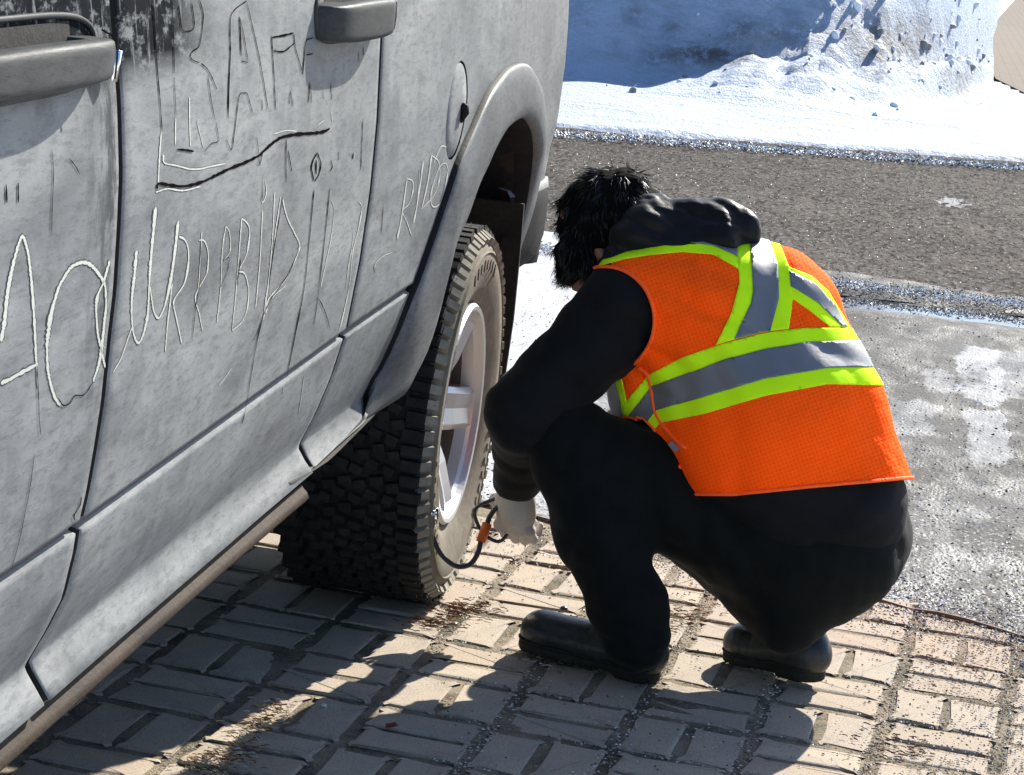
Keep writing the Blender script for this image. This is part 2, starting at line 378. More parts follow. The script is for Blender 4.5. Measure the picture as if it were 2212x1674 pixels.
wet=g.math('MULTIPLY',wz.outputs[0],g.math('SUBTRACT',1.,sn)); c=g.mix(g.math('MULTIPLY',wet,.75),c,(.050,.047,.043)); c=g.mix(g.math('MULTIPLY',wet,g.ramp(g.vor(g.vec((1,.7,1)),150).outputs['Color'],[(.78,0.),(.84,.9)])),c,(.45,.45,.43))
g.col(c); g.rough(g.math('SUBTRACT',g.math('ADD',g.ramp(b,[(.35,.5),(.6,.9)]),g.math('MULTIPLY',sn,.4)),g.math('MULTIPLY',wet,.08))); g.l(g.math('ADD',.08,g.math('MULTIPLY',wet,.04)),g.b.inputs['Specular IOR Level']); bm=g.bump(g.math('ADD',fl,g.math('MULTIPLY',gr.outputs['Distance'],.8)),.55,.006)
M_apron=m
RN=(np.array([-1.48,9.97]),np.array([.54,10.24])); RF=(np.array([-2.157,15.35]),np.array([.738,16.95]))
def lin(L,x): return L[0][1]+(L[1][1]-L[0][1])*(x-L[0][0])/(L[1][0]-L[0][0])
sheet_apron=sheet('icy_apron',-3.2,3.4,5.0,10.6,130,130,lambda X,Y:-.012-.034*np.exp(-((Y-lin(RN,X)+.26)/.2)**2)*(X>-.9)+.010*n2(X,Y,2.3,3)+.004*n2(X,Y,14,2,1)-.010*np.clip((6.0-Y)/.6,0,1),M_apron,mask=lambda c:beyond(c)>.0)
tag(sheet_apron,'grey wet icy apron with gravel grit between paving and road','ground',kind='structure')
m=mat('road_slush_brown',(.2,.18,.16),.95,0,.04); g=G(m)
a=g.noise(g.vec((.35,1,1)),1.2,5,.6); sp=g.noise(g.vec((1,.33,1)),34,2,.6); tr=g.noise(g.vec((.05,.75,1)),3.2,4,.6,.4)
c=g.ramp(a,[(.3,(.062,.054,.046)),(.7,(.108,.096,.082))]); c=g.mix(g.ramp(tr,[(.5,0.),(.68,.55)]),c,(.035,.03,.027)); c=g.mix(g.ramp(g.noise(g.vec((1,.28,1)),15,5,.8),[(.50,0.),(.62,.6)]),c,(.028,.024,.021)); c=g.mix(g.ramp(sp,[(.52,0.),(.60,.9)]),c,(.014,.012,.011)); c=g.mix(g.ramp(g.noise(g.vec((1,.45,1)),46,2,.6),[(.57,0.),(.64,.7)]),c,(.20,.19,.17))
sep=g.n('ShaderNodeSeparateXYZ'); g.l(g.co.outputs['Object'],sep.inputs[0])
for ix,iy,rx,ry in ((.262,14.05,.085,.26),):
    dx=g.math('DIVIDE',g.math('SUBTRACT',sep.outputs['X'],ix),rx); dy=g.math('DIVIDE',g.math('SUBTRACT',sep.outputs['Y'],iy),ry); q=g.math('ADD',g.math('MULTIPLY',dx,dx),g.math('MULTIPLY',dy,dy)); q=g.math('ADD',q,g.math('MULTIPLY',g.math('SUBTRACT',sp,.5),5.))
    c=g.mix(g.ramp(q,[(.6,.85),(1.,0.)]),c,(.33,.33,.33))
g.col(c); g.bump(sp,.6,.012); M_road=m
nx,ny=120,110
X=np.linspace(-5,6,nx)[:,None]+np.zeros((1,ny)); v=np.linspace(-.02,1.10,ny)[None,:]; Y=lin(RN,X)+(lin(RF,X)-lin(RN,X))*v
Z=-.02+.012*n2(X,Y,1.3,3)+.010*n2(X,Y,7,2,1)*.5
I=np.arange(nx*ny).reshape(nx,ny); RQ=np.stack([I[:-1,:-1],I[1:,:-1],I[1:,1:],I[:-1,1:]],-1).reshape(-1,4)
tag(obj('road',np.stack([X,Y,Z],-1).reshape(-1,3),RQ,M_road,smooth=True),'brown gritty road crossing behind the worker','road',kind='structure')
# water lying in the gutter and a glinting wet gravel strip at both road edges
m=mat('gutter_water',(.03,.035,.045),.03,0,.5); g=G(m); w=g.noise(g.vec((1,.4,1)),16,3,.6); g.bump(w,.12,.01); M_water=m
X=np.linspace(-.55,4,70)[:,None]+np.zeros((1,8)); v=np.linspace(-1,1,8)[None,:]
wy=lin(RN,X)-.26+.05*n2(X,X*0,2.2,2); Yw=wy+v*(.19+.05*n2(X,X*0+3,3.1,2))
I=np.arange(560).reshape(70,8); WQ=np.stack([I[:-1,:-1],I[1:,:-1],I[1:,1:],I[:-1,1:]],-1).reshape(-1,4)
tag(obj('gutter_water',np.stack([X,Yw,X*0-.029],-1).reshape(-1,3),WQ,M_water,smooth=True),'strip of meltwater lying in the gutter beside the road','water',kind='structure')
def grit(name,n,pos,size,mats,label,cat,seed,flat=.6,wts=None):
    r=np.random.default_rng(seed); P=pos(r,n); mb=MB()
    T=np.array([[1,0,0],[-.5,.87,0],[-.5,-.87,0],[0,0,.9],[.1,.1,-.5]]); Fs=[(0,1,3),(1,2,3),(2,0,3),(1,0,4),(2,1,4),(0,2,4)]
    for p in P:
        s=r.uniform(*size); a=r.uniform(0,6.28); Rz=np.array([[math.cos(a),-math.sin(a),0],[math.sin(a),math.cos(a),0],[0,0,1]])
        v=(T*r.uniform(.6,1.3,(5,3)))*s; v[:,2]*=flat; mb.add(v@Rz.T+p+[0,0,s*.25],Fs,int(r.choice(len(mats),p=wts)))
    return tag(mb.build(name,mats),label,cat,kind='stuff')
M_gl=mat('grit_pale',(.55,.52,.46),.55); M_gd=mat('grit_dark',(.035,.032,.03),.5); M_gt=mat('grit_tan',(.33,.27,.19),.8); M_gi=mat('ice_grain',(.72,.75,.80),.12,0,.7)
def strip(L,off,wd,x0,x1):
    def f(r,n):
        x=r.uniform(x0,x1,n); y=lin(L,x)+off+r.normal(0,wd,n); return np.stack([x,y,0*x+.0],-1)
    return f
grit('gutter_gravel',9000,strip(RN,.03,.09,-1.7,1.6),(.003,.008),[M_gl,M_gd,M_gi],'wet gravel and ice grains along the near road edge','gravel',3,wts=[.3,.35,.35])
grit('kerb_slush',9000,strip(RF,-.42,.13,-3.0,2.2),(.005,.013),[M_gl,M_gd,M_gi],'glinting slush grains along the far road edge','slush',4,wts=[.25,.4,.35])
grit('road_grit',7000,lambda r,n:(lambda x,t:np.stack([x,lin(RN,x)+(lin(RF,x)-lin(RN,x))*t,0*x-.005],-1))(r.uniform(-2.6,2.2,n),r.uniform(.02,.95,n)),(.003,.007),[M_gl,M_gd,M_gt],'dark and pale grit scattered over the brown road','grit',5,wts=[.25,.55,.2])
grit('apron_grit',6500,lambda r,n:(lambda P:P[beyond(P)>.02])(np.stack([r.uniform(-1.3,1.3,n),5.25+4.2*r.uniform(0,1,n)**1.6,0*r.uniform(size=n)-.006],-1)),(.0025,.007),[M_gl,M_gd,M_gi,M_gt],'loose grit and ice grains over the grey apron','grit',6,wts=[.3,.33,.25,.12])

# ---- snow shelf and ploughed bank beyond the road
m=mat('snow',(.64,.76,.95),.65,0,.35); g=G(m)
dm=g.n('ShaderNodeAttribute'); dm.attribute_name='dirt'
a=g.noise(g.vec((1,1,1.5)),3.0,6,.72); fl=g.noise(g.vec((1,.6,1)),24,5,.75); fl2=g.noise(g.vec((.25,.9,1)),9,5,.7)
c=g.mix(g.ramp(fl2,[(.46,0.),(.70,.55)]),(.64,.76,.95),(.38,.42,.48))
dd=g.math('MULTIPLY',dm.outputs['Fac'],g.ramp(g.noise(g.vec(),7,6,.8),[(.36,0.),(.52,1.)])); c=g.mix(dd,c,(.12,.11,.10))
g.col(c); g.b.inputs['Subsurface Weight'].default_value=0; g.bump(g.math('ADD',fl,g.math('MULTIPLY',fl2,.9)),1.,.09); M_snow=m
nx,ny=260,360
ys=np.linspace(0,1,ny)[None,:]**1.25; X=np.linspace(-5.0,4.2,nx)[:,None]+0*ys; Y=lin(RF,np.clip(X,-3.2,2.2))+ys*24+np.clip(1-ys*8,0,1)*(.10*n2(X,X*0,2.4,3)+.05*n2(X,X*0,11,2))
s_edge=Y-lin(RF,np.clip(X,-3.2,2.2))
base_y=np.interp(X,[-7,-2.6,-1.9,-1.2,-.7,-.3,0,.3,.6,1.0,4.2],[19.0,19.45,19.7,20.0,20.35,20.9,21.8,23.4,26,31,60])+.14*n2(X,X*0,1.6,2)
ss=Y-base_y
bank=np.minimum(np.clip(ss,0,9)*1.02,2.1)*np.clip((1.3-X)/.9,0,1)**.8
bank-=.06*np.clip(ss/.5,0,1)*np.clip(1-ss/1.4,0,1)
rgh=np.clip(ss/.6+.2,0,1)*np.clip((ss+.3)/.3,0,1)
Zs=.022+.018*n2(X*.12,Y,9,2,2)*np.clip(s_edge,0,1)+.018*n2(X*.35,Y,2.1,3)+.022*n2(X*.5,Y,5.0,3,1)*np.clip(s_edge/1.5,.15,1)+bank+rgh*(.045*n2(X,Y,2.6,3,2)+.05*np.abs(n2(X,Y,7.5,3,3)))
# lit shoulder of lumpy snow pushed up in front of the bank's right half
sh=np.exp(-np.clip(np.abs(ss+.35)/.75,0,9)**2)*np.clip((X+2.1)/.9,0,1)*np.clip((1.2-X)/.7,0,1); Zs+=sh*(.24+.09*n2(X,Y,5.5,3,1)+.05*np.abs(n2(X,Y,11,3,2)))
Zs-=.05*np.clip(1-ys*24/.09,0,1)
PF=np.array([atz(x,y,.03)[:2] for x,y in ((2155,40),(2245,-60),(2290,230),(2211,200),(2150,170),(2128,130),(2140,80))])
ins=np.zeros(X.shape,bool)
for a_,b_ in zip(PF,np.roll(PF,-1,0)):
    ins^=((a_[1]>Y)!=(b_[1]>Y))&(X<(b_[0]-a_[0])*(Y-a_[1])/(b_[1]-a_[1]+1e-12)+a_[0])
Zs=np.where(ins,-.10,Zs)
V=np.stack([X,Y,Zs],-1).reshape(-1,3); I=np.arange(nx*ny).reshape(nx,ny); SQ=np.stack([I[:-1,:-1],I[1:,:-1],I[1:,1:],I[:-1,1:]],-1).reshape(-1,4)
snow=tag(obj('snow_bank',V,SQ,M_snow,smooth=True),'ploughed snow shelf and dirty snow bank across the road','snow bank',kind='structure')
pxs,pys=px(V); dirt=np.zeros(len(V))
for cx,cy,rx,ry,am in ((1530,118,120,26,1.),(1930,90,120,70,.95),(2070,170,60,60,.8),(1420,128,50,18,.7),(1600,65,40,25,.8),(1450,60,25,15,.6),(1370,30,30,20,.5),(1330,100,20,12,.4),(1700,80,130,40,.55)):
    dirt=np.maximum(dirt,am*np.exp(-((pxs-cx)/rx)**2-((pys-cy)/ry)**2))
at_=snow.data.attributes.new('dirt','FLOAT','POINT'); at_.data.foreach_set('value',dirt.astype(np.float32))
# vertical cut face of the shelf towards the road
# lumps of ploughed snow on the bank
M_lump=mat('snow_lump',(.80,.83,.87),.7); M_lumpd=mat('dirty_snow_lump',(.30,.285,.27),.8)
def lumps(r,n):
    x=np.where(r.random(n)<.3,r.uniform(-2.4,.9,n),r.normal(.05,.45,n)); y=np.empty(n)
    k=r.uniform(0,1,n); y=np.interp(x,[-2.6,-1.9,-1.2,-.7,-.3,0,.3,.6,1.0],[19.45,19.7,20.0,20.35,20.9,21.8,23.4,26,31])+r.normal(.3,.7,n)
    iy=np.zeros(n)
    ii=np.clip(((x+5.0)/9.2*(nx-1)).round().astype(int),0,nx-1); jj=np.array([np.abs(Y[i]-yy).argmin() for i,yy in zip(ii,y)]); return np.stack([x,y,Zs[ii,jj]],-1)
def rubble(name,n,label):
    r=np.random.default_rng(8); P=lumps(r,n); mb=MB(); bm=bmesh.new(); bmesh.ops.create_icosphere(bm,subdivisions=2,radius=1); B=np.array([v.co for v in bm.verts]); Fs=[[v.index for v in f.verts] for f in bm.faces]; bm.free()
    for p in P:
        sz=.010+.036*r.random()**3; k=r.normal(size=(3,3))*2.2; d=1+.22*np.sin(B@k[0]+r.random()*6)+.16*np.sin(B@k[1]*1.7+r.random()*6); V=B*d[:,None]*sz*r.uniform(.7,1.3,3); mb.add(V+p+[0,0,sz*.1],Fs,int(r.random()<.35))
    o=mb.build(name,[M_lump,M_lumpd],None,True); return tag(o,label,'rubble',kind='stuff')
rubble('snow_rubble',170,'lumps of ploughed snow and dirty ice along the bank')
# tan brick paving cleared between the snow banks, far right
m=mat('far_paving',(.33,.27,.21),.9,0,.2); g=G(m); br=g.n('ShaderNodeTexBrick'); g.l(g.vec((1,1,1)),br.inputs[0]); br.inputs['Scale'].default_value=2.2
br.inputs['Color1'].default_value=(.13,.10,.075,1); br.inputs['Color2'].default_value=(.11,.085,.063,1); br.inputs['Mortar'].default_value=(.065,.052,.04,1); g.col(br.outputs[0]); g.bump(br.outputs[1],.3,.01)
pp=[(2155,40),(2245,-60),(2290,230),(2211,200),(2150,170),(2128,130),(2140,80)]
P3=np.array([atz(x,y,.03) for x,y in pp]); cen=P3.mean(0)
Vp=np.vstack([cen,P3]); tag(obj('far_pavement',Vp,[(0,1+i,1+(i+1)%len(pp)) for i in range(len(pp))],m),'tan brick pavement cleared of snow, far right beyond the bank','pavement',kind='structure')
# ground far beyond and around, one sheet
m=noisy('ground_snow',(.62,.64,.67),(.75,.77,.80),.6,.8,.4,.05,6)
tag(obj('ground',[(-120,-60,-.16),(120,-60,-.16),(120,180,-.16),(-120,180,-.16)],[(0,1,2,3)],m),'snow covered ground reaching away on all sides','ground',kind='structure')

# ================================================================== PICKUP TRUCK
truck=empty('pickup_truck',TR0,'salt covered white crew cab pickup truck with finger writing on its side','pickup truck')
FZ=np.array([.44,.496,.518,.545,.551,.556,.600,.640,.671,.695,.722,.728,.767,.818,.868,.947,.993,1.065,1.121,1.196,1.306,1.36])
FX=-np.array([.850,.864,.878,.897,.901,.900,.879,.863,.858,.854,.852,.850,.844,.839,.835,.833,.831,.832,.834,.842,.859,.872])
RZ=np.array([.43,.468,.489,.515,.524,.532,.58,.647,.705,.729,.797,.847,.962,1.075,1.219,1.268,1.40])
RX=-np.array([.872,.886,.902,.925,.928,.927,.907,.886,.873,.868,.861,.856,.850,.850,.857,.861,.880])
TZ=np.array([.50,.66,.77,.848,.909,.982,1.053,1.141,1.211,1.30,1.45]); TX=-np.array([.905,.886,.874,.868,.859,.857,.854,.857,.862,.870,.885])
def bx(y,z):
    f,r,t=np.interp(z,FZ,FX),np.interp(z,RZ,RX),np.interp(z,TZ,TX)
    y=np.asarray(y,float); a=np.clip((y-2.55)/1.33,0,1); b=np.clip((y-3.88)/2.07,0,1)
    return np.where(y<3.88,f+(r-f)*a,r+(t-r)*b)
def bn(y,z):
    e=.004; n=np.array([1,-(bx(y+e,z)-bx(y-e,z))/(2*e),-(bx(y,z+e)-bx(y,z-e))/(2*e)]); return n/np.linalg.norm(n)
def hit(x,y,off=0.):     # where a sight line meets the body side
    r=ray(x,y); X=-.85
    for _ in range(14):
        p=EYE+r*(X/r[0]); X=float(bx(p[1],p[2]))+off
    return EYE+r*(X/r[0])
ZC=.724   # crease height
def zrows(z0,z1,st=.014):
    z=list(np.arange(z0,z1,st))+[.545,.5525,.559,z1,ZC-.0085,ZC-.006,ZC+.006,ZC+.0085]; z=sorted(z); o=[z[0]]
    for q in z[1:]:
        if q-o[-1]>.0024: o.append(q)
    return np.array(o)
def panel(name,y0,y1,z0,z1,parent,m,keep=None,edges=True,crease=True):
    zr=zrows(z0,z1); yr=np.linspace(y0,y1,int((y1-y0)/.03)+2); e=.006
    yr=np.concatenate([[y0,y0+e*.4,y0+e*1.3],yr[1:-1],[y1-e*1.3,y1-e*.4,y1]])
    Yg,Zg=np.meshgrid(yr,zr,indexing='ij'); Zg=Zg-.030*np.clip((Yg-2.55)/1.33,0,1)*np.clip((.60-Zg)/.1,0,1); Xg=bx(Yg,Zg)
    if crease: Xg=Xg-np.where(np.abs(Zg-ZC)<.0065,.009,0)
    dy=np.minimum(Yg-y0,y1-Yg); Xg=Xg-np.where(dy<e*.3,.030,np.where(dy<e,.0022,0))      # hem rolled in at the gaps
    dz=np.minimum(np.broadcast_to(zr[None,:]-z0,Zg.shape),9); Xg=Xg-np.where(dz<.001,.03,0)
    V=np.stack([Xg,Yg,Zg],-1).reshape(-1,3); n0,n1=Yg.shape; I=np.arange(n0*n1).reshape(n0,n1)
    Q=np.stack([I[:-1,:-1],I[1:,:-1],I[1:,1:],I[:-1,1:]],-1).reshape(-1,4)
    def finish(F):
        c=V[F].mean(1); d=np.minimum(c[:,1]-y0,y1-c[:,1]); mi=np.where(d<e*.3,1,0)
        if crease: mi=np.where(np.abs(c[:,2]-ZC)<.0066,2,mi)
        o=obj(name,V,F,[m,M_seam,M_crease],parent,smooth=True,mi=mi); o.data.polygons.foreach_set('use_smooth',mi==0); return o
    if keep is None: return finish(Q)
    T=tri(Q); V,T=clip(V,T,keep); return finish(T)
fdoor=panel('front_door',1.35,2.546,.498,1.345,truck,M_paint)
rdoor=panel('rear_door',2.556,3.876,.498,1.345,truck,M_paint)
# wheel arch: outlines read from the side, (y,z)
arch_in=[(651,1047),(686,1029),(739,1000),(780,953),(830,892),(871,830),(899,762),(934,667),(967,556),(994,497),(1005,468),(1024,417),(1043,379),(1065,332),(1096,281),(1134,255),(1153,275),(1160,300),(1160,347),(1153,404),(1144,452),(1134,493),(1120,570)]
arch_out=[(655,1040),(700,1000),(762,935),(792,888),(795,842),(807,815),(824,789),(859,710),(885,640),(912,567),(940,486),(961,424),(986,347),(1017,275),(1049,205),(1077,164),(1096,145),(1122,136),(1141,148),(1160,190),(1167,237),(1169,284),(1166,357),(1160,395),(1140,520)]
AI=np.array([hit(x,y,.020)[1:] for x,y in arch_in]); AO=np.array([hit(x,y,.004)[1:] for x,y in arch_out])
def resample(P,n):
    P=spline(P,6); d=np.r_[0,np.cumsum(np.linalg.norm(np.diff(P,axis=0),axis=1))]; t=np.linspace(0,d[-1],n); return np.stack([np.interp(t,d,P[:,0]),np.interp(t,d,P[:,1])],1)
NA=90; ai=resample(AI,NA); ao=resample(AO,NA)
mid=ao*.97+ai*.03
def arch_keep(V):   # outside of the arch curve
    y,z=V[:,1],V[:,2]; poly=np.vstack([mid,[[mid[-1,0],.3],[mid[0,0],.3]]])
    d=np.full(len(y),9.); ins=np.zeros(len(y),bool)
    A=poly;B=np.roll(poly,-1,0)
    for a,b in zip(A,B):
        ab=b-a; t=np.clip(((y-a[0])*ab[0]+(z-a[1])*ab[1])/(ab@ab),0,1); d=np.minimum(d,np.hypot(y-a[0]-t*ab[0],z-a[1]-t*ab[1]))
        c=((a[1]>z)!=(b[1]>z))&(y<(b[0]-a[0])*(z-a[1])/(b[1]-a[1]+1e-12)+a[0]); ins^=c
    return np.where(ins,-d,d)
FU=np.array([4.60,1.050])   # fuel filler lid
def bed_keep(V):
    f=(np.hypot((V[:,1]-4.572)/.098,(V[:,2]-1.043)/.094)-1)*.09
    low=V[:,2]-np.interp(V[:,1],[3.8,4.0,5.55,5.6,5.98],[.40,.40,.40,.57,.60])
    return np.minimum(np.minimum(arch_keep(V),f),low)
bed=panel('bed_side',3.890,5.955,.500,1.45,truck,M_paint,keep=bed_keep)
# rear corner turning into the tailgate
MBc=MB(); zz=np.linspace(.60,1.45,26); V=[];
for z in zz:
    x0=float(bx(5.955,z))
    for a in np.linspace(0,math.pi/2,7): V.append((x0-.045*(1-math.cos(a))-.0,5.953+.04*math.sin(a),z))
MBc.add(V,[(i*7+j,i*7+j+1,(i+1)*7+j+1,(i+1)*7+j) for i in range(25) for j in range(6)])
MBc.build('corner_panel',M_paint,truck,True)
b=MB(); b.box((-1.84,5.985,1.04),(.90,.02,.41)); b.build('tailgate',M_paint,truck)
# lamp strip edge seen as a thin red line down the corner
b=MB(); zz=np.linspace(.86,1.30,12); b.tube([(float(bx(5.955,z))-.043,5.999,z) for z in zz],.006,6); b.build('tail_lamp_edge',mat('lamp_red',(.30,.02,.02),.2),truck,True)
# flare: dark step, bulged face, lip turned in
V=[];xo=[]
for k in range(NA):
    o_,i_=ao[k],ai[k]; x0=float(bx(o_[0],max(o_[1],.47))); w=1-.75*max(0,(k-NA*.86)/(NA*.14)); w*=min(1,.25+k/20)
    rows=[(0,-.004),(0.0,.012*w),(.06,.018*w),(.2,.022*w),(.45,.026*w),(.7,.027*w),(.9,.024*w),(.98,.018*w),(1.0,.008),(1.0,-.05),(1.0,-.12)]
    for t,dx in rows:
        p=o_+(i_-o_)*t; wl=min(max(1.15-k/24,0),1); dx=dx*(1-wl)+(-.002-.035*min(t,1)-(.03 if dx<0 else 0))*wl; V.append((x0+dx+(float(bx(p[0],max(p[1],.47)))-x0)*.6,p[0],p[1]))
n=11; F=[(i*n+j,(i+1)*n+j,(i+1)*n+j+1,i*n+j+1) for i in range(NA-1) for j in range(n-1)]
obj('wheel_flare',V,F,[M_flare,M_black],truck,True,[1 if j in(0,) or j>=8 else 0 for i in range(NA-1) for j in range(n-1)])
# fuel lid with finger tab
TRUCK_SCALE=.9736
t=np.linspace(0,2*math.pi,40,endpoint=False)
def ringp(s,off): return [(float(bx(4.572+.098*s*math.cos(a),1.043+.094*s*math.sin(a)))+off,4.572+.098*s*math.cos(a),1.043+.094*s*math.sin(a)) for a in t]
V=ringp(.965,-.03)+ringp(.965,-.004)+ringp(.945,-.0015)+ringp(.5,-.001); F=[(k*40+i,k*40+(i+1)%40,(k+1)*40+(i+1)%40,(k+1)*40+i) for k in range(3) for i in range(40)]+[tuple(range(120,160))]
lid=obj('fuel_door',V,F,M_paint,bed,True)
V=ringp(1.05,-.032)+ringp(.2,-.032); obj('fuel_door_recess',V,[(i,(i+1)%40,40+(i+1)%40,40+i) for i in range(40)]+[tuple(range(40,80))],M_seam,bed)
p=hit(997,236); b=MB(); b.tube([p+[.0,.0,.012],p+[.004,.0,.006],p+[.006,0,-.006],p+[.001,0,-.026]],[.003,.009,.009,.002],8); b.build('fuel_door_tab',M_black,bed,True)
# dark shell behind the gaps, rocker, underbody, cab, far side
def backing(y0,y1,z0,z1,off,name,m):
    zr=np.linspace(z0,z1,30); yr=np.linspace(y0,y1,8); Yg,Zg=np.meshgrid(yr,zr,indexing='ij'); V=np.stack([bx(Yg,Zg)-off,Yg,Zg],-1).reshape(-1,3); I=np.arange(240).reshape(8,30)
    return obj(name,V,np.stack([I[:-1,:-1],I[1:,:-1],I[1:,1:],I[:-1,1:]],-1).reshape(-1,4),m,truck)
backing(1.30,3.93,.51,1.34,.028,'door_frame',M_seam)
V=[];ys=np.linspace(1.2,3.84,24)
prof=[(-.034,.500),(-.031,.494),(-.024,.488),(-.020,.479),(-.026,.470),(-.06,.466),(-.40,.51)]
for y in ys:
    x0=float(bx(y,.50-.03*min(max((y-2.55)/1.33,0),1)))
    for dx,z in prof: V.append((x0+dx+.012,y,z-.030*min(max((y-2.55)/1.33,0),1)))
n=len(prof); obj('rocker_panel',V,[(i*n+j,(i+1)*n+j,(i+1)*n+j+1,i*n+j+1) for i in range(23) for j in range(n-1)],M_rocker,truck,True)
b=MB(); b.box((-1.85,2.3,.56),(.86,2.1,.05)); b.box((-1.85,5.2,.66),(.30,.9,.06)); b.box((-1.86,5.1,.80),(.54,.85,.015)); b.box((-1.40,5.0,.60),(.04,1.0,.07)); b.box((-2.30,5.0,.60),(.04,1.0,.07)); b.box((-1.85,5.75,.55),(.25,.22,.10)); b.box((-1.85,5.02,.40),(.75,.05,.05)); b.box((-1.85,0.0,.56),(.70,.9,.05)); b.build('underbody',M_black,truck)
b=MB(); b.box((-1.85,4.93,1.02),(.70,.98,.02)); b.box((-1.26,4.95,1.20),(.02,1.0,.2)); b.box((-2.44,4.95,1.20),(.02,1.0,.2)); b.box((-1.84,3.925,1.19),(.92,.015,.25)); b.build('truck_bed',M_black,truck)
# cab top, glass, far side panels and bonnet (out of the picture, but it casts the shade)
b=MB(); roof=[(-1.12,.95,1.86),(-1.10,3.55,1.86),(-2.58,3.55,1.86),(-2.56,.95,1.86)]
base=[(-.885,.25,1.345),(-.885,3.86,1.345),(-2.80,3.86,1.345),(-2.80,.25,1.345)]
top=[(x*.985-.02,y,1.90) for x,y,z in roof]
b.add(roof+[(-1.2,1.1,1.92),(-1.2,3.4,1.92),(-2.5,3.4,1.92),(-2.5,1.1,1.92)],[(4,5,6,7),(0,1,5,4),(1,2,6,5),(2,3,7,6),(3,0,4,7)])
for i in range(4): b.tube([base[i],roof[i]],.05,8)
b.tube([(-.89,2.55,1.345),(-1.11,2.45,1.86)],.045,8); b.tube([(-2.79,2.55,1.345),(-2.57,2.45,1.86)],.045,8)
cab=b.build('cab_roof',M_paint,truck,True)
for nm,pts in (('window',[base[0],(-.89,2.52,1.345),(-1.11,2.43,1.85),roof[0]]),('window',[(-.89,2.58,1.345),base[1],roof[1],(-1.11,2.48,1.85)]),('rear_window',[base[1],base[2],roof[2],roof[1]]),('windscreen',[base[3],base[0],roof[0],roof[3]]),('window',[base[3],roof[3],roof[2],base[2]])):
    obj(nm,np.array(pts),[(0,1,2,3)],M_glass,cab)
b=MB(); b.box((-2.83,3.2,.92),(.02,2.75,.42)); b.build('far_body_side',M_paint,truck)
b=MB(); b.box((-1.84,-.45,1.02),(.93,.85,.28)); b.box((-.90,.82,.92),(.03,.55,.40)); b.build('bonnet',M_paint,truck)
# bumper end cap wrapping the rear corner
V=[]; prof=[(.560,-.035),(.585,-.010),(.64,.004),(.72,.006),(.758,.004),(.772,-.006),(.776,-.03)]
path=[(-.905,5.625),(-.885,5.70),(-.868,5.82),(-.862,5.93),(-.875,6.02),(-.93,6.085),(-1.05,6.11),(-1.84,6.13),(-2.8,6.10)]
for (x,y) in path:
    for z,o in prof: V.append((x+o*(1 if y<6.0 else 0),y+o*(0 if y<6 else 1),z+.02*(y-5.6)*0+(.045*max(0,5.85-y)/.23 if z<.6 else 0)*-0))
n=len(prof); FF=[(i*n+j,(i+1)*n+j,(i+1)*n+j+1,i*n+j+1) for i in range(len(path)-1) for j in range(n-1)]
obj('rear_bumper',V,FF,[M_black,M_paint],truck,True,[1 if j>=4 else 0 for i in range(len(path)-1) for j in range(n-1)])
# arch liner and mud flap
b=MB(); V=[]
for k in range(0,NA,3):
    y,z=ai[k]; 
    for x in (-.90,-1.05,-1.25,-1.30): V.append((x,y+(.02 if x<-.95 else 0)*np.sign(y-5.0),z+(.02 if x<-.95 else 0)))
n=4;kk=len(V)//n; b.add(V,[(i*n+j,i*n+j+1,(i+1)*n+j+1,(i+1)*n+j) for i in range(kk-1) for j in range(n-1)])
b.add([(-1.31,4.0,.5),(-1.31,5.7,.5),(-1.31,5.7,1.06),(-1.31,4.0,1.06)],[(0,1,2,3)]); b.build('arch_liner',M_liner,truck,True)
b=MB(); q=[(1131,441),(1121,560),(1108,690),(1090,812),(1076,905)]; L_=[at(x,y,5.60) for x,y in q]; V=[]
for p in L_: V+= [p,p+[0,.012,0],(p[0]-.42,p[1]-.005,p[2]),(p[0]-.42,p[1]+.008,p[2])]
F=[]
for i in range(len(L_)-1):
    a,c=i*4,(i+1)*4; F+=[(a,a+2,c+2,c),(a+1,c+1,c+3,a+3),(a,c,c+1,a+1)]
F+=[(0,1,3,2)]; b.add(V,F); 
p=atx(1092,523,-.92); b.tube([at(1092,523,5.593),at(1092,523,5.583)],.011,12)
b.build('mud_flap',M_flap,truck)
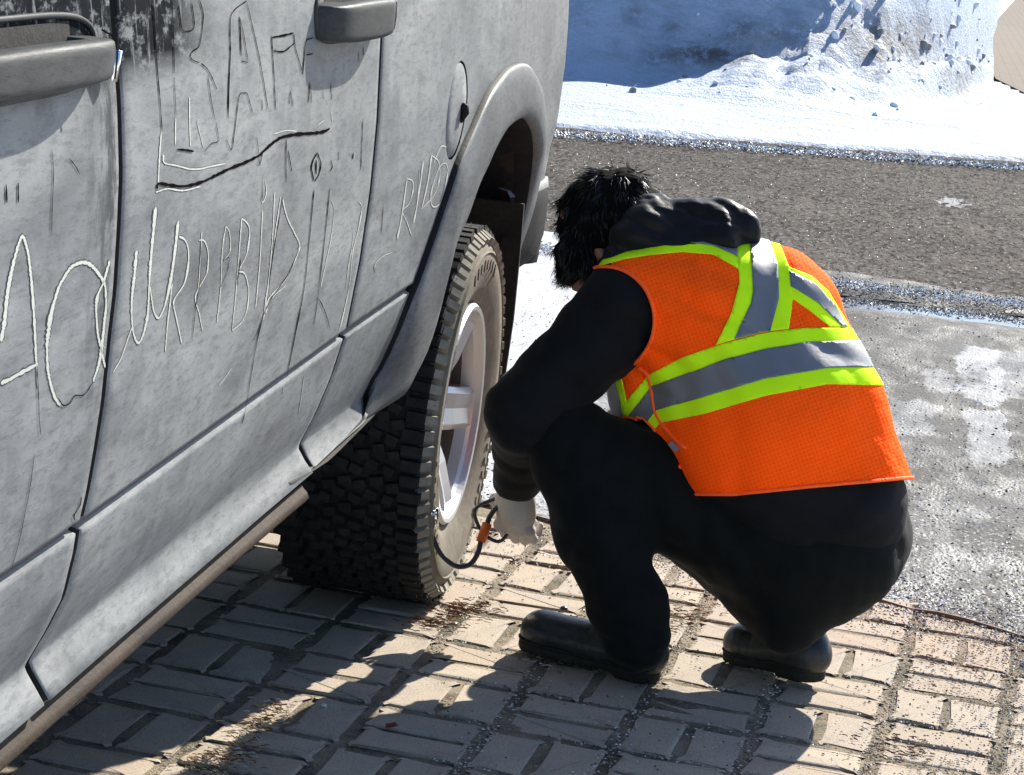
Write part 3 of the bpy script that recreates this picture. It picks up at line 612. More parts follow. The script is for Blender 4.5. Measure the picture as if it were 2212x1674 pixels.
# ---- handles
def handle(door,y0,y1,zc,so,hh):
    xb=float(bx((y0+y1)/2,zc)); yc=(y0+y1)/2; hl=(y1-y0)/2
    def f(P):
        Q=P-np.array([xb,yc,zc],np.float32); s=np.abs(Q[:,1])/hl
        out=so*np.clip(1-s**4,.02,1)**.5
        q=np.stack([Q[:,0]-out*.5+.012,Q[:,1],Q[:,2]*(1+.25*s**3)],-1)
        d=rbox(q,(0,0,0),(so*.82,hl,hh),.012)
        d=smax(d,Q[:,0]-out-.004,.006)
        slot=rbox(np.stack([Q[:,0]-.004,Q[:,1],Q[:,2]],-1),(0,0,0),(.0135,hl*.66,.09),.012)
        return smax(d,-slot,.006)
    V,Q=nets(f,(xb-.02,y0-.02,zc-.05),(xb+.06,y1+.02,zc+.05),.0032)
    h=obj('door_handle',V,Q,M_handle,door,True)
    b=MB(); pts=[]
    for a in np.linspace(0,2*math.pi,48): 
        yy=yc+hl*1.0*math.copysign(abs(math.cos(a))**.5,math.cos(a)); z=zc+.006+.038*math.copysign(abs(math.sin(a))**.6,math.sin(a)); pts.append((float(bx(yy,z))+.002,yy,z))
    b.tube(pts,.0035,6); b.build('handle_bezel',M_handle,h,True)
    b=MB(); V=[];
    for yy in np.linspace(yc-hl*.7,yc+hl*.7,14):
        for z in np.linspace(zc-.022,zc+.036,6): V.append((float(bx(yy,z))+.0008,yy,z))
    b.add(V,[(i*6+j,(i+1)*6+j,(i+1)*6+j+1,i*6+j+1) for i in range(13) for j in range(5)]); b.build('handle_recess',M_black,h,True)
    b=MB(); ye=yc+hl*.86; b.tube([(xb+so*.80,ye,zc-.02),(xb+so*.82,ye,zc),(xb+so*.80,ye,zc+.021),(xb+.018,ye,zc+.0285)],.0011,5); b.build('handle_joint',M_seam,h)
    return h
handle(fdoor,2.02,2.475,1.253,.045,.023); handle(rdoor,3.43,3.83,1.250,.046,.030)
p=at(246,135,2.50); b=MB(); b.tube([(float(bx(2.5,1.24))+.012,2.498,1.225),(float(bx(2.5,1.24))+.014,2.500,1.258)],[.006,.007],10); b.build('lock_cap',M_chrome,fdoor,True)

# ---- finger writing and scratches in the salt film: thin strokes lying on the panels
def strokes(lst,scale=(1,1),off=(0,0)): return [([(x*scale[0]+off[0],y*scale[1]+off[1]) for x,y in s],w) for s,w in lst]
DK=[([(870,0),(882,160),(890,300),(905,480),(915,600),(925,750)],6),([(980,0),(986,120),(990,200),(995,420)],5),([(995,440),(1000,560),(1005,660)],3),
([(1140,0),(1160,70),(1160,130),(1140,260),(1105,290),(1088,320),(1100,345),(1140,360)],8),([(1150,365),(1180,390),(1205,430),(1225,475),(1240,515)],8),([(1020,30),(1030,110),(1040,170),(1075,180),(1108,160),(1108,100),(1095,20)],7),
([(1188,430),(1200,520),(1210,590),(1230,690)],6),([(1235,700),(1245,760),(1250,810),(1210,825),(1170,870)],5),([(1415,5),(1375,30),(1340,60),(1320,100),(1316,200),(1318,300),(1310,480),(1305,680)],7),([(1415,20),(1440,130),(1470,260),(1492,370),(1510,470),(1522,550),(1535,630)],7),
([(1370,95),(1376,200),(1380,320)],6),([(1372,100),(1388,170),(1402,240),(1420,355)],6),([(1380,350),(1420,360)],5),([(1295,800),(1325,860),(1340,770),(1350,690),(1370,550),(1395,535),(1415,540),(1430,590),(1445,645)],6),
([(1555,205),(1562,320),(1570,450),(1578,630)],6),([(1558,215),(1620,205),(1680,190)],13),([(1682,190),(1690,260),(1702,310),(1720,370),(1735,430)],7),([(1565,292),(1620,297),(1655,275),(1690,245)],9),([(1735,430),(1742,340),(1752,240),(1795,218)],7),([(1755,318),(1795,308)],8),
([(1665,520),(1660,560),(1655,600)],5),([(1667,530),(1672,570),(1676,612)],5),([(1775,470),(1771,530),(1768,590)],5),([(1777,480),(1782,530),(1786,590)],5),([(1850,520),(1853,570)],4),([(1895,480),(1898,530),(1902,575)],6),([(1500,570),(1502,636)],5),
([(895,1085),(905,1055),(960,1062),(1050,1070),(1150,1047),(1220,1015),(1280,985),(1340,958),(1400,935),(1480,895),(1510,868),(1540,840),(1580,808),(1620,787),(1700,772),(1800,765),(1860,755),(1890,738)],20),
([(1010,858),(1060,862),(1108,870)],12),([(1640,800),(1638,900),(1639,1050)],6),([(1650,865),(1662,930),(1672,985)],9),([(2080,690),(2075,830),(2068,980)],6),([(2082,270),(2084,320)],6),([(2055,290),(2058,350)],6),([(1470,790),(1478,850),(1485,950)],5),([(1505,870),(1495,920),(1485,950)],7),([(1500,1010),(1503,1080),(1500,1150)],4),
([(1940,870),(1942,920)],6),([(1895,920),(1905,960),(1890,985)],8),([(2025,880),(2022,915)],6),([(1820,875),(1795,920),(1785,970),(1800,1040)],14),([(1820,880),(1838,940),(1828,1000),(1805,1040)],12),([(1812,920),(1812,1000)],16),
([(1800,1090),(1785,1250),(1770,1400),(1742,1660),(1690,1930),(1640,2180)],6),([(1890,1080),(1876,1230),(1860,1380),(1830,1640),(1800,1870)],6),([(1822,1712),(1845,1750),(1870,1810),(1890,1880)],6),
([(1620,1130),(1600,1250),(1570,1420),(1545,1600),(1540,1700)],5),([(1690,1490),(1650,1580),(1540,1740),(1455,1955)],6),([(1500,1840),(1470,1970),(1430,2200),(1410,2330),(1385,2440)],5),([(1618,2225),(1617,2265)],7),
([(205,2100),(215,2300),(218,2400),(228,2500)],6),([(190,2610),(165,2800),(130,2980),(100,3120),(60,3270)],4),([(330,2295),(360,2330),(400,2310),(420,2275),(470,2270),(500,2240),(525,2200)],8),([(462,2855),(450,2910),(420,2960),(425,2990)],9),
([(290,860),(300,1000),(292,1200),(290,1350)],4),([(395,915),(430,960),(450,1000)],7),([(28,1060),(32,1165)],9),([(97,1050),(98,1165)],8),([(1275,1500),(1310,1480),(1300,1560),(1262,1650)],4),([(1380,1480),(1362,1590),(1358,1640)],5),([(1150,1380),(1145,1600),(1120,1760),(1098,1960)],3)]
WH=[([(0,1960),(20,1850),(40,1670),(75,1500),(110,1380),(128,1362),(145,1410),(160,1480),(180,1669),(195,1900),(203,2070),(210,2100)],22),([(0,2200),(50,2180),(100,2150),(205,2095)],26),([(205,2100),(212,2230)],12),
([(600,1640),(580,1600),(560,1570),(520,1525),(480,1508),(440,1515),(400,1540),(360,1600),(330,1660),(290,1800),(270,1930),(265,2000),(268,2100),(280,2180),(300,2255),(320,2300),(345,2325)],24),([(530,2190),(555,2120),(572,2050),(585,1950),(595,1850),(605,1750),(600,1640)],18),([(625,1500),(590,1620),(560,1690),(548,1760),(550,1830),(558,1920),(575,2000),(600,2110),(620,2140)],20),([(645,2140),(690,2060),(720,1975),(740,1920),(755,1880)],10),
([(780,1440),(768,1580),(755,1700),(752,1800),(758,1890),(770,1940),(788,1970),(805,1955),(825,1900),(845,1800),(853,1640),(862,1500),(875,1350),(890,1190)],18),([(858,1650),(868,1720),(880,1790),(905,1828),(925,1800),(945,1750),(975,1620),(1000,1450),(1020,1270)],16),
([(985,1630),(972,1750),(958,1870),(945,2020)],9),([(1025,1360),(1055,1375),(1075,1420),(1080,1480),(1072,1560),(1050,1640),(995,1730),(1010,1830),(1025,1900),(1040,1970)],14),([(1155,1330),(1150,1450),(1140,1600),(1130,1700)],7),([(1140,1380),(1170,1385),(1190,1440),(1192,1510),(1180,1580),(1120,1700),(1140,1800),(1160,1900)],11),
([(1295,1300),(1280,1380),(1270,1500),(1265,1640),(1255,1750),(1243,1850)],7),([(1295,1300),(1312,1330),(1320,1390),(1315,1450),(1280,1500)],7),([(1385,1255),(1378,1350),(1370,1450),(1355,1640),(1345,1750),(1330,1900)],7),([(1385,1255),(1415,1280),(1430,1320),(1425,1400),(1410,1470),(1370,1550)],11),([(1370,1560),(1400,1570),(1420,1630),(1425,1700),(1415,1780),(1385,1850),(1330,1900)],11),
([(1520,1040),(1528,1100),(1515,1150),(1500,1165)],9),([(1505,1210),(1498,1350),(1490,1500),(1478,1640),(1465,1770)],9),([(1575,1100),(1568,1250),(1560,1400),(1542,1600),(1525,1720),(1510,1840)],9),([(1620,1140),(1635,1210),(1655,1270),(1690,1340),(1718,1410),(1695,1490),(1640,1600),(1590,1660),(1540,1720),(1525,1800)],13),([(1610,1130),(1595,1230),(1580,1330),(1560,1480)],6),([(1640,1640),(1560,1710),(1528,1760)],8),
([(2060,1160),(2074,1180),(2074,1220),(2060,1300),(2035,1400),(2020,1480),(2000,1669),(1960,1850),(1945,1900)],8),([(2030,1330),(2015,1450),(1995,1560),(1985,1660)],6),([(1325,2115),(1290,2170),(1255,2215)],9),([(1745,2155),(1730,2270),(1715,2370)],8),
([(905,1050),(912,900),(922,760)],8),([(935,890),(940,935),(1000,950),(1050,962),(1090,972),(1150,970),(1200,958),(1290,940)],10),([(1085,560),(1085,700),(1090,840)],6),([(1005,680),(1003,830)],6),([(1125,690),(1165,850)],6),([(890,1105),(960,1085),(1050,1095),(1150,1070)],9),([(1570,770),(1640,750),(1700,755)],7),([(1900,640),(1905,700)],6),([(1820,720),(1860,690)],5),([(1900,1150),(1915,1200),(1905,1330),(1880,1460),(1840,1650)],5)]
RI=[([(878,383),(872,430),(865,475),(857,516)],3.2),([(878,385),(890,392),(890,415),(882,440),(868,456),(878,480),(888,510)],3.2),([(913,348),(906,400),(899,445),(892,482)],3.4),([(931,335),(925,380),(917,420),(909,452)],3.2),([(931,335),(946,350),(948,385),(937,420),(909,452)],3.2),([(962,352),(950,358),(936,392),(929,428),(934,446),(948,440),(960,405),(966,368),(962,352)],3.6),([(963,318),(952,316),(940,340),(936,352)],3.4),([(806,583),(812,566),(828,552),(845,545)],3.0),([(905,365),(900,440)],2)]
RD=[([(826,440),(822,505)],2.6),([(806,571),(808,590)],2)]
zs=.4973/1.3234
def write(name,lst,m,parent,out,ymax,jit=.35):
    r=np.random.default_rng(len(lst)); mb=MB()
    for s,w in lst:
        q=spline(np.array(s,float),5) if len(s)>2 else np.array([np.array(s[0])+(np.array(s[1])-np.array(s[0]))*t for t in np.linspace(0,1,6)],float)
        P=np.array([hit(x,y) for x,y in q])
        ok=P[:,1]<ymax
        P=P[ok]; 
        if len(P)<2: continue
        N_=np.array([bn(p[1],p[2]) for p in P]); T_=np.gradient(P,axis=0); T_/=np.linalg.norm(T_,axis=1)[:,None]+1e-9
        S_=np.cross(N_,T_); S_/=np.linalg.norm(S_,axis=1)[:,None]
        # stroke width measured across the stroke as seen
        wid=np.empty(len(P))
        for i in range(len(P)):
            a=np.array(px(P[i]-S_[i]*.005)); c=np.array(px(P[i]+S_[i]*.005)); wid[i]=w/ max(np.linalg.norm(c-a),1e-3)*.005
        wid=np.minimum(wid,.022)*r.uniform(1-jit,1+jit,len(P))*np.clip(np.minimum(np.arange(len(P))+.7,len(P)-.3-np.arange(len(P)))/1.6,.25,1)
        V=np.empty((len(P)*2,3)); V[0::2]=P-S_*wid[:,None]+N_*out; V[1::2]=P+S_*wid[:,None]+N_*out
        mb.add(V,[(2*i,2*i+1,2*i+3,2*i+2) for i in range(len(P)-1)])
    return tag(mb.build(name,m,parent),kind='stuff')
DKs=strokes([(s,w*.36*.95) for s,w in DK],(zs,zs)); WHs=strokes([(s,w*.36*.95) for s,w in WH],(zs,zs))
sp=lambda L,c:[s for s in L if c(s[0])]
left=lambda s: max(hit(*q)[1] for q in s)<2.55
mid_=lambda s: not left(s)
write('scratched_marks',sp(DKs,left),M_dark,fdoor,.0010,2.54); write('scratched_marks',sp(DKs,mid_),M_dark,rdoor,.0010,3.872)
# split strokes that cross from the front door to the rear door
def cut_y(L,a,b):
    out=[]
    for s,w in L:
        q=spline(np.array(s,float),3) if len(s)>2 else np.array(s,float); Yh=np.array([hit(x,y)[1] for x,y in q]); run=[]
        for p,yy in zip(q,Yh):
            if a<yy<b: run.append(tuple(p))
            else:
                if len(run)>1: out.append((run,w))
                run=[]
        if len(run)>1: out.append((run,w))
    return out
for L_,d_,ym in ((cut_y(WHs,0,2.543),fdoor,2.545),(cut_y(WHs,2.559,3.872),rdoor,3.875),(RI,bed,5.9)): write('smeared_edges',[(q,w_*1.55) for q,w_ in L_],M_edge,d_,.0004,ym,.45)
write('finger_writing',cut_y(WHs,0,2.543),M_white,fdoor,.0006,2.545); write('finger_writing',cut_y(WHs,2.559,3.872),M_white,rdoor,.0006,3.875)
write('finger_writing',RI,M_white,bed,.0006,5.9); write('scratched_marks',RD,M_dark,bed,.0010,5.9)

# ---- wheels
WC=np.array([-.86,5.03,.3625])
def wheel(c,flip=False):
    w=empty('wheel',c,None,None); w.parent=truck; w.location=tuple(np.array(c)-TR0)
    s=-1 if flip else 1
    for k in('label','category'):
        if k in w: del w[k]
    R=.398; wd=.30
    b=MB(); prof=[(-.022,.236),(-.006,.246),(.006,.275),(.016,.312),(.017,.338),(.010,.362),(-.006,.376),(-.020,.385),(-.045,.390),(-.15,.392),(-.255,.390),(-.28,.384),(-.30,.35),(-.305,.31),(-.29,.27),(-.27,.262)]
    prof=[(s*a,r) for a,r in prof]
    n=96;p=len(prof); b.lathe(prof,c,n,0); b.mi=[ (1 if q<6 else 0) for i in range(n) for q in range(p-1)]
    # sidewall lettering and rib
    r=np.random.default_rng(5)
    for i in range(60):
        a=2*math.pi*i/60
        if (i//10)%2==0 or i%10 in(0,9): continue
        e=np.array([0,math.cos(a),math.sin(a)]); tt=np.array([0,-math.sin(a),math.cos(a)])
        b.box(np.array(c)+e*.322+np.array([s*.0175,0,0]),(.0012,.0045+.003*r.random(),.010+.003*r.random()),np.stack([[1,0,0],tt,e],1),1)
    b.lathe([(s*.0145,.346),(s*.0185,.348),(s*.0135,.351)],c,n,1)
    # tread blocks
    N=78
    rows=[(-.024,.022,.43,0,1),(-.062,.0135,.40,.5,0),(-.094,.0135,.38,.15,0),(-.126,.0135,.40,.6,0),(-.158,.0135,.38,.35,0),(-.190,.0135,.40,.85,0),(-.222,.0135,.38,.1,0),(-.272,.024,.43,.2,0)]
    for ax,hw,hl,ph,sh in rows:
        for i in range(N):
            a=2*math.pi*(i+ph)/N; e=np.array([0,math.cos(a),math.sin(a)]); tt=np.array([0,-math.sin(a),math.cos(a)]); L=2*math.pi*R/N
            sk=(.32 if (i%2==0) else -.22) if not sh else .05
            X=np.array([1,0,0])*math.cos(sk)+tt*math.sin(sk); T_=tt*math.cos(sk)-np.array([1,0,0])*math.sin(sk)
            off=(.006 if i%2 else -.004) if not sh else 0
            jt=r.uniform(-1,1,3); b.box(np.array(c)+e*(.3965+.0006*jt[2])+np.array([s*(ax+off+.002*jt[0]),0,0])+tt*.0025*jt[1],(hw*(1+.12*jt[1]),hl*L*(.82+.10*jt[0]),.0065),np.stack([X,T_,e],1),0,.90)
            if sh:   # lug running down the shoulder
                lug=.016 if i%2 else .008
                q=np.array(c)+e*(.380)+np.array([s*.0015,0,0]); X2=np.array([s*.80,0,0])+e*-.6; E2=np.array([s*.6,0,0])+e*.8
                b.box(q,(.010+lug*.4,hl*L*.72,.0075),np.stack([X2,tt,E2],1),3,.92)
    # rubber hairs
    for i in range(150):
        a=r.uniform(0,6.28); e=np.array([0,math.cos(a),math.sin(a)]); q=np.array(c)+e*r.uniform(.376,.402)+np.array([s*r.uniform(-.03,.006),0,0]); d=(e*.7+np.array([s*.6*r.random(),0,0])+.5*r.normal(size=3)); d/=np.linalg.norm(d)
        b.tube([q,q+d*r.uniform(.006,.015)],.0007,4,1,False)
    ty=b.build('tyre',[M_rubber,M_side,M_black,M_lug],w,False); 
    sm=[k<n*(p-1) for k in range(len(ty.data.polygons))]; ty.data.polygons.foreach_set('use_smooth',sm)
    # rim
    b=MB(); b.lathe([(s*q,r_) for q,r_ in [(q,r_*.885) for q,r_ in [(-.022,.265),(-.004,.268),(.003,.262),(.001,.252),(-.012,.247),(-.020,.240),(-.045,.236)]]],c,96,0); b.lathe([(s*q,r_*.885) for q,r_ in [(-.045,.236),(-.12,.228),(-.24,.225),(-.26,.25)]],c,96,1)
    b.lathe([(s*q,r_) for q,r_ in [(-.045,.0),(-.045,.028),(-.050,.034),(-.066,.036),(-.07,.09),(-.10,.095)]],c,48,0)
    for k in range(5):
        a=math.radians(-8+72*k); e=np.array([0,math.cos(a),math.sin(a)]); tt=np.array([0,-math.sin(a),math.cos(a)]); x=np.array([s*1.,0,0]); V=[]
        for rr_,hw,d0,d1 in [(.045,.050,-.066,-.12),(.080,.048,-.052,-.115),(.125,.047,-.034,-.10),(.172,.045,-.022,-.09),(.198,.047,-.016,-.085),(.2175,.052,-.013,-.080)]:
            for hwk,dk in [(hw,d1),(hw,d0-.010),(hw*.72,d0),(0,d0-.007),(-hw*.72,d0),(-hw,d0-.010),(-hw,d1)]: V.append(np.array(c)+e*rr_+tt*hwk+x*dk)
        b.add(V,[(i*7+j,i*7+j+1,(i+1)*7+j+1,(i+1)*7+j) for i in range(5) for j in range(6)])
        a2=a+math.radians(36); e2=np.array([0,math.cos(a2),math.sin(a2)]); q=np.array(c)+e2*.062; b.tube([q+x*-.075,q+x*-.050,q+x*-.046],[.0125,.0125,.009],6,0)
    b.lathe([(s*-.125,.0),(s*-.125,.232)],c,40,1); b.build('rim',[M_rim,M_rimd],w,False)
    b=MB(); b.lathe([(s*-.13,.05),(s*-.13,.165),(s*-.14,.17)],c,40,0); b.build('brake_disc',M_rimd,w,False)
    return w
wheel(WC); wheel((-2.82,5.03,WC[2]),True); wheel((-.88,.45,WC[2])); wheel((-2.82,.45,WC[2]),True)
truck.scale=(TRUCK_SCALE,)*3; truck.location=(-1.791,3.797,.0389)

# ================================================================== WORKER
def ap(x,y,Y): return at(x,y,4.52+(Y-4.60)*.60)
def fabric(name,c0,c1,rough=.85,sc=10,bs=.35,sheen=.25):
    m=mat(name,c0,rough,0,.10); g=G(m); a=g.noise(g.vec(),sc,5,.65); w=g.noise(g.vec((1,1,1)),480,2,.6)
    g.col(g.ramp(a,[(.3,c0),(.75,c1)])); g.bump(g.math('ADD',g.math('MULTIPLY',a,2.2),g.math('MULTIPLY',w,.3)),bs,.004)
    g.b.inputs['Sheen Weight'].default_value=sheen; g.b.inputs['Sheen Roughness'].default_value=.5; return m
M_jacket=fabric('black_jacket_cloth',(.006,.0067,.008),(.011,.012,.0145),.75,10,.35,.05)
M_trouser=fabric('dark_trouser_cloth',(.0045,.006,.006),(.0085,.0105,.0105),.8,10,.35,.04)
M_hood=fabric('hood_nylon',(.008,.008,.009),(.013,.013,.014),.42,14,.3,.05)
M_boot=noisy('boot_rubber',(.014,.016,.015),(.060,.063,.058),11,.36,.25,.003,70,.35)
M_sole=noisy('boot_sole',(.016,.018,.014),(.034,.034,.026),12,.7,.3,.003,70)
M_glove=noisy('knit_glove',(.50,.46,.42),(.58,.54,.50),8,.9,.5,.002,420)
M_skin=mat('skin',(.30,.16,.10),.6); M_skin.node_tree.nodes['Principled BSDF'].inputs['Subsurface Weight'].default_value=.15
M_skin.node_tree.nodes['Principled BSDF'].inputs['Subsurface Radius'].default_value=(.01,.004,.002)
M_hair=mat('black_hair',(.007,.0065,.0065),.42,0,.45); M_hairb=mat('hair_mass',(.004,.004,.004),.9,0,.05)
def translucent(m,col,fac):
    t=m.node_tree; b=t.nodes['Principled BSDF']; o=[n for n in t.nodes if n.type=='OUTPUT_MATERIAL'][0]; tr=t.nodes.new('ShaderNodeBsdfTranslucent'); tr.inputs[0].default_value=(*col,1)
    mx=t.nodes.new('ShaderNodeMixShader'); mx.inputs[0].default_value=fac; t.links.new(b.outputs[0],mx.inputs[1]); t.links.new(tr.outputs[0],mx.inputs[2]); t.links.new(mx.outputs[0],o.inputs[0])
    return tr
m=mat('vest_orange_mesh',(.95,.13,.008),.8,0,.05); g=G(m)
uvv=g.vec((1,1,1),'UV',(0,0,.35)); v=g.vor(uvv,125,0.0); hole=g.ramp(v.outputs['Distance'],[(.20,1.),(.38,0.)])
c=g.mix(g.math('MULTIPLY',hole,.55),(1.75,.175,.009),(.80,.06,.004)); g.col(c); fo=g.noise(g.vec(),16,4,.6); g.bump(g.math('ADD',g.math('MULTIPLY',v.outputs['Distance'],.25),g.math('MULTIPLY',fo,3.)),.5,.006)
translucent(m,(1.,.14,.005),.22); M_vest=m
m=mat('fluorescent_yellow_tape',(.92,1.40,.02),.75,0,.05); g=G(m); w=g.noise(g.vec(),300,2,.6); g.bump(w,.2,.001); translucent(m,(.66,1.,.02),.2); M_yel=m
m=mat('silver_reflective_tape',(.20,.205,.215),.45,.25,.5); g=G(m); w=g.noise(g.vec(),22,4,.6); g.bump(w,.3,.003); M_ref=m
M_pipe=mat('orange_piping',(1.6,.2,.02),.7); translucent(M_pipe,(1.,.16,.01),.2)

J=dict(N=ap(1470,575,4.99),SL=ap(1368,650,4.87),SR=ap(1668,655,5.12),CH=ap(1560,720,4.97),WA=ap(1700,925,4.88),
 P=ap(1790,1100,4.86),HL=ap(1690,1150,4.86),HR=ap(1830,1150,4.98),KL=ap(1222,950,4.76),AL=ap(1352,1335,4.60),
 KR=ap(1400,1060,5.14),AR=ap(1700,1345,4.74),EL=ap(1136,888,4.74),WL=ap(1116,1040,4.95),HD=ap(1306,506,5.06),ER=ap(1420,790,5.18),WR=ap(1395,880,5.06),HN=ap(1114,1105,4.97))
f32=lambda a:np.asarray(a,np.float32)
def wrinkle(P,f,s): return np.abs(noise3(P,f,2,s))
def torso(P):
    d=seg(P,J['CH'],J['WA'],.158,.172)
    d=smin(d,seg(P,J['SL'],J['SR'],.085,.088),.10)
    d=smin(d,seg(P,ap(1690,690,5.03),ap(1720,880,4.95),.120,.150),.06)
    d=smin(d,seg(P,J['WA'],J['P'],.172,.150),.06)
    d=smin(d,seg(P,J['N'],J['CH'],.07,.12),.06)
    d=smin(d,seg(P,ap(1640,960,4.82),ap(1700,1060,4.82),.160,.150),.05)
    d=smin(d,seg(P,ap(1430,845,4.96),ap(1560,900,4.93),.088,.14),.06)
    q=P-f32(ap(1500,800,4.9)); return d+.0085+.010*np.clip((q@f32(RGT))/.25,0,1)
def folds(P,L):
    o=0
    for c,axis,fq,amp,rad in L:
        c=f32(c); ax=f32(axis); ax=ax/np.linalg.norm(ax); q=P-c; w=np.exp(-((q*q).sum(-1))/(rad*rad)); t=q@ax; tw=noise3(P,11,2,4)*.9
        o=o+amp*w*(np.abs(np.sin(t*fq+tw))**.7-.45)
    return o
AX=lambda a,b:J[b]-J[a]
JF=[(J['EL'],AX('SL','EL'),62,.011,.085),(J['EL']*.5+J['WL']*.5,AX('EL','WL'),58,.008,.09),(J['SL']*.55+J['EL']*.45,AX('SL','EL'),48,.007,.11),(ap(1400,740,4.72),AX('SL','EL'),60,.009,.07),(ap(1840,1110,4.70),(.2,0,1),55,.007,.12),(ap(1700,1110,4.62),(.5,0,1),50,.006,.14)]
TF=[(J['KL'],AX('HL','KL'),55,.010,.09),(ap(1300,1060,4.6),(.6,0,1),60,.009,.10),(ap(1385,1160,4.62),(.3,0,1),58,.010,.09),(ap(1365,1390,4.55),(.15,0,1),75,.010,.075),(ap(1330,1260,4.58),(.4,0,1),52,.007,.09),(ap(1600,1180,4.7),(.8,.2,.6),40,.008,.14),(ap(1700,1320,4.78),(.1,0,1),70,.007,.08),(ap(1480,1040,4.68),(.9,.1,.3),46,.009,.11)]
VF=[(ap(1440,770,4.72),(.5,.1,1),48,.017,.10),(ap(1520,650,4.80),(.35,0,1),44,.015,.10),(ap(1760,960,4.80),(.8,.3,.5),34,.014,.13),(ap(1560,980,4.70),(1,.2,.35),30,.014,.14),(ap(1830,760,4.9),(.3,.2,1),44,.006,.09)]
def jacket(P):
    d=torso(P)
    d=smin(d,seg(P,J['P'],ap(1790,1130,4.87),.139,.137),.05)
    d=smin(d,seg(P,J['SL'],J['EL'],.092,.074),.04)
    d=smin(d,seg(P,J['EL'],J['WL'],.068,.046),.03)
    d=smin(d,seg(P,J['SR'],J['ER'],.078,.062),.04); d=smin(d,seg(P,J['ER'],J['WR'],.062,.05),.025)
    d=smin(d,seg(P,J['N'],ap(1345,560,5.02),.070,.066),.03)
    return d+.0035*noise3(P,26,3,1)-.004*wrinkle(P*np.array([1,1,.7],np.float32),34,2)-np.where(np.linalg.norm(P-f32(J['CH']),axis=1)<.12,0,1)*folds(P,JF)
def trousers(P):
    d=seg(P,J['HL'],J['KL'],.115,.080)
    d=smin(d,seg(P,ap(1462,1092,4.80),ap(1712,1205,4.83),.098,.140),.05)
    d=smin(d,seg(P,J['HR'],J['KR'],.12,.085),.03)
    d=smin(d,ell(P,ap(1788,1184,4.84),(.142,.145,.146)),.05)
    d=smin(d,seg(P,J['HL'],J['HR'],.12,.12),.06)
    d=smin(d,seg(P,J['KL'],ap(1290,1140,4.66),.080,.082),.04)
    d=smin(d,seg(P,ap(1290,1140,4.66),ap(1352,1300,4.60),.082,.074),.04)
    d=smin(d,seg(P,ap(1352,1300,4.60),ap(1374,1376,4.575),.074,.070),.03)
    d=smin(d,seg(P,J['KR'],J['AR'],.08,.06),.03)
    d=smin(d,seg(P,ap(1690,1290,4.86),ap(1702,1322,4.74),.085,.070),.04)
    d=d+.0035*noise3(P,22,3,0)-.005*wrinkle(P,30,3)-folds(P,TF)+.008
    return np.maximum(d,.028-P[:,2])
# head frame
HF=f32([-.86,.12,-.50]); HF/=np.linalg.norm(HF); HUp=f32([-.40,.20,.90]); HUp-=HF*(HUp@HF); HUp/=np.linalg.norm(HUp); HL_=np.cross(HUp,HF)
HR3=np.stack([HF,HL_,HUp],1)
def hp(f,l,u): return J['HD']+HF*f+HL_*l+HUp*u
def bodyf(P):
    d=ell(P,hp(-.012,0,.018),(.098,.078,.100),HR3)                 # skull
    d=smin(d,ell(P,hp(.035,0,-.045),(.062,.056,.078),HR3),.03)      # face and jaw
    d=smin(d,seg(P,hp(.088,0,-.005),hp(.112,0,-.042),.009,.014),.012)   # nose
    d=smin(d,seg(P,hp(.088,.018,-.078),hp(.088,-.018,-.078),.010,.010),.010)  # lips
    for s in(1,-1):
        d=smin(d,ell(P,hp(-.002,s*.080,-.046),(.013,.008,.020),HR3),.006)    # ears
        d=smax(d,-ell(P,hp(.092,s*.032,.0),(.016,.016,.010),HR3),.012)      # eye hollows
        d=smin(d,ell(P,hp(.078,s*.032,.0),(.011,.012,.010),HR3),.002)        # eyes
    d=smin(d,seg(P,hp(-.03,0,-.06),J['N'],.052,.058),.03)
    d=smin(d,seg(P,J['CH'],J['WA'],.125,.130),.05); d=smin(d,seg(P,J['N'],J['CH'],.05,.09),.05); d=smin(d,seg(P,J['SL'],J['SR'],.055,.06),.06); d=smin(d,seg(P,J['WA'],J['P'],.13,.12),.05)
    for a,b,c,ra,rb,rc in(('SL','EL','WL',.050,.042,.030),('SR','ER','WR',.050,.042,.030),('HL','KL','AL',.085,.055,.040),('HR','KR','AR',.085,.055,.040)):
        d=smin(d,seg(P,J[a],J[b],ra,rb),.03); d=smin(d,seg(P,J[b],J[c],rb,rc),.02)
    d=smin(d,seg(P,J['WL'],J['HN'],.026,.028),.02); d=smin(d,seg(P,J['WR'],J['WR']+f32([-.06,-.03,-.045]),.026,.028),.02)
    d=smin(d,seg(P,J['P'],J['HL'],.11,.09),.04); d=smin(d,seg(P,J['P'],J['HR'],.11,.09),.04)
    return d
V,Q=nets(bodyf,(-.85,4.36,-.02),(.2,5.3,1.02),.0085)
person=obj('person',V,Q,M_skin,None,True,loc=(-.30,4.75,0)); tag(person,'person squatting beside the truck wheel in black clothes and orange vest','person')
def cloth(name,fn,lo,hi,s,m): 
    V,Q=nets(fn,lo,hi,s); V=relax(V,Q,1); return obj(name,V,Q,m,person,True),V,tri(Q)
cloth('trousers',trousers,(-.78,4.36,.0),(.16,5.2,.58),.0075,M_trouser)
def jk(P):   # cut the jacket at cuffs and hem
    d=jacket(P); dr=(J['WL']-J['EL'])/np.linalg.norm(J['WL']-J['EL']); near=np.linalg.norm(P-f32(J['WL']),axis=1)<.12
    return np.where(near,np.maximum(d,(P-f32(J['WL']+dr*.012))@f32(dr)),d)
jo,JV,JT=cloth('jacket',jk,(-.86,4.36,.10),(.18,5.2,.92),.0075,M_jacket)
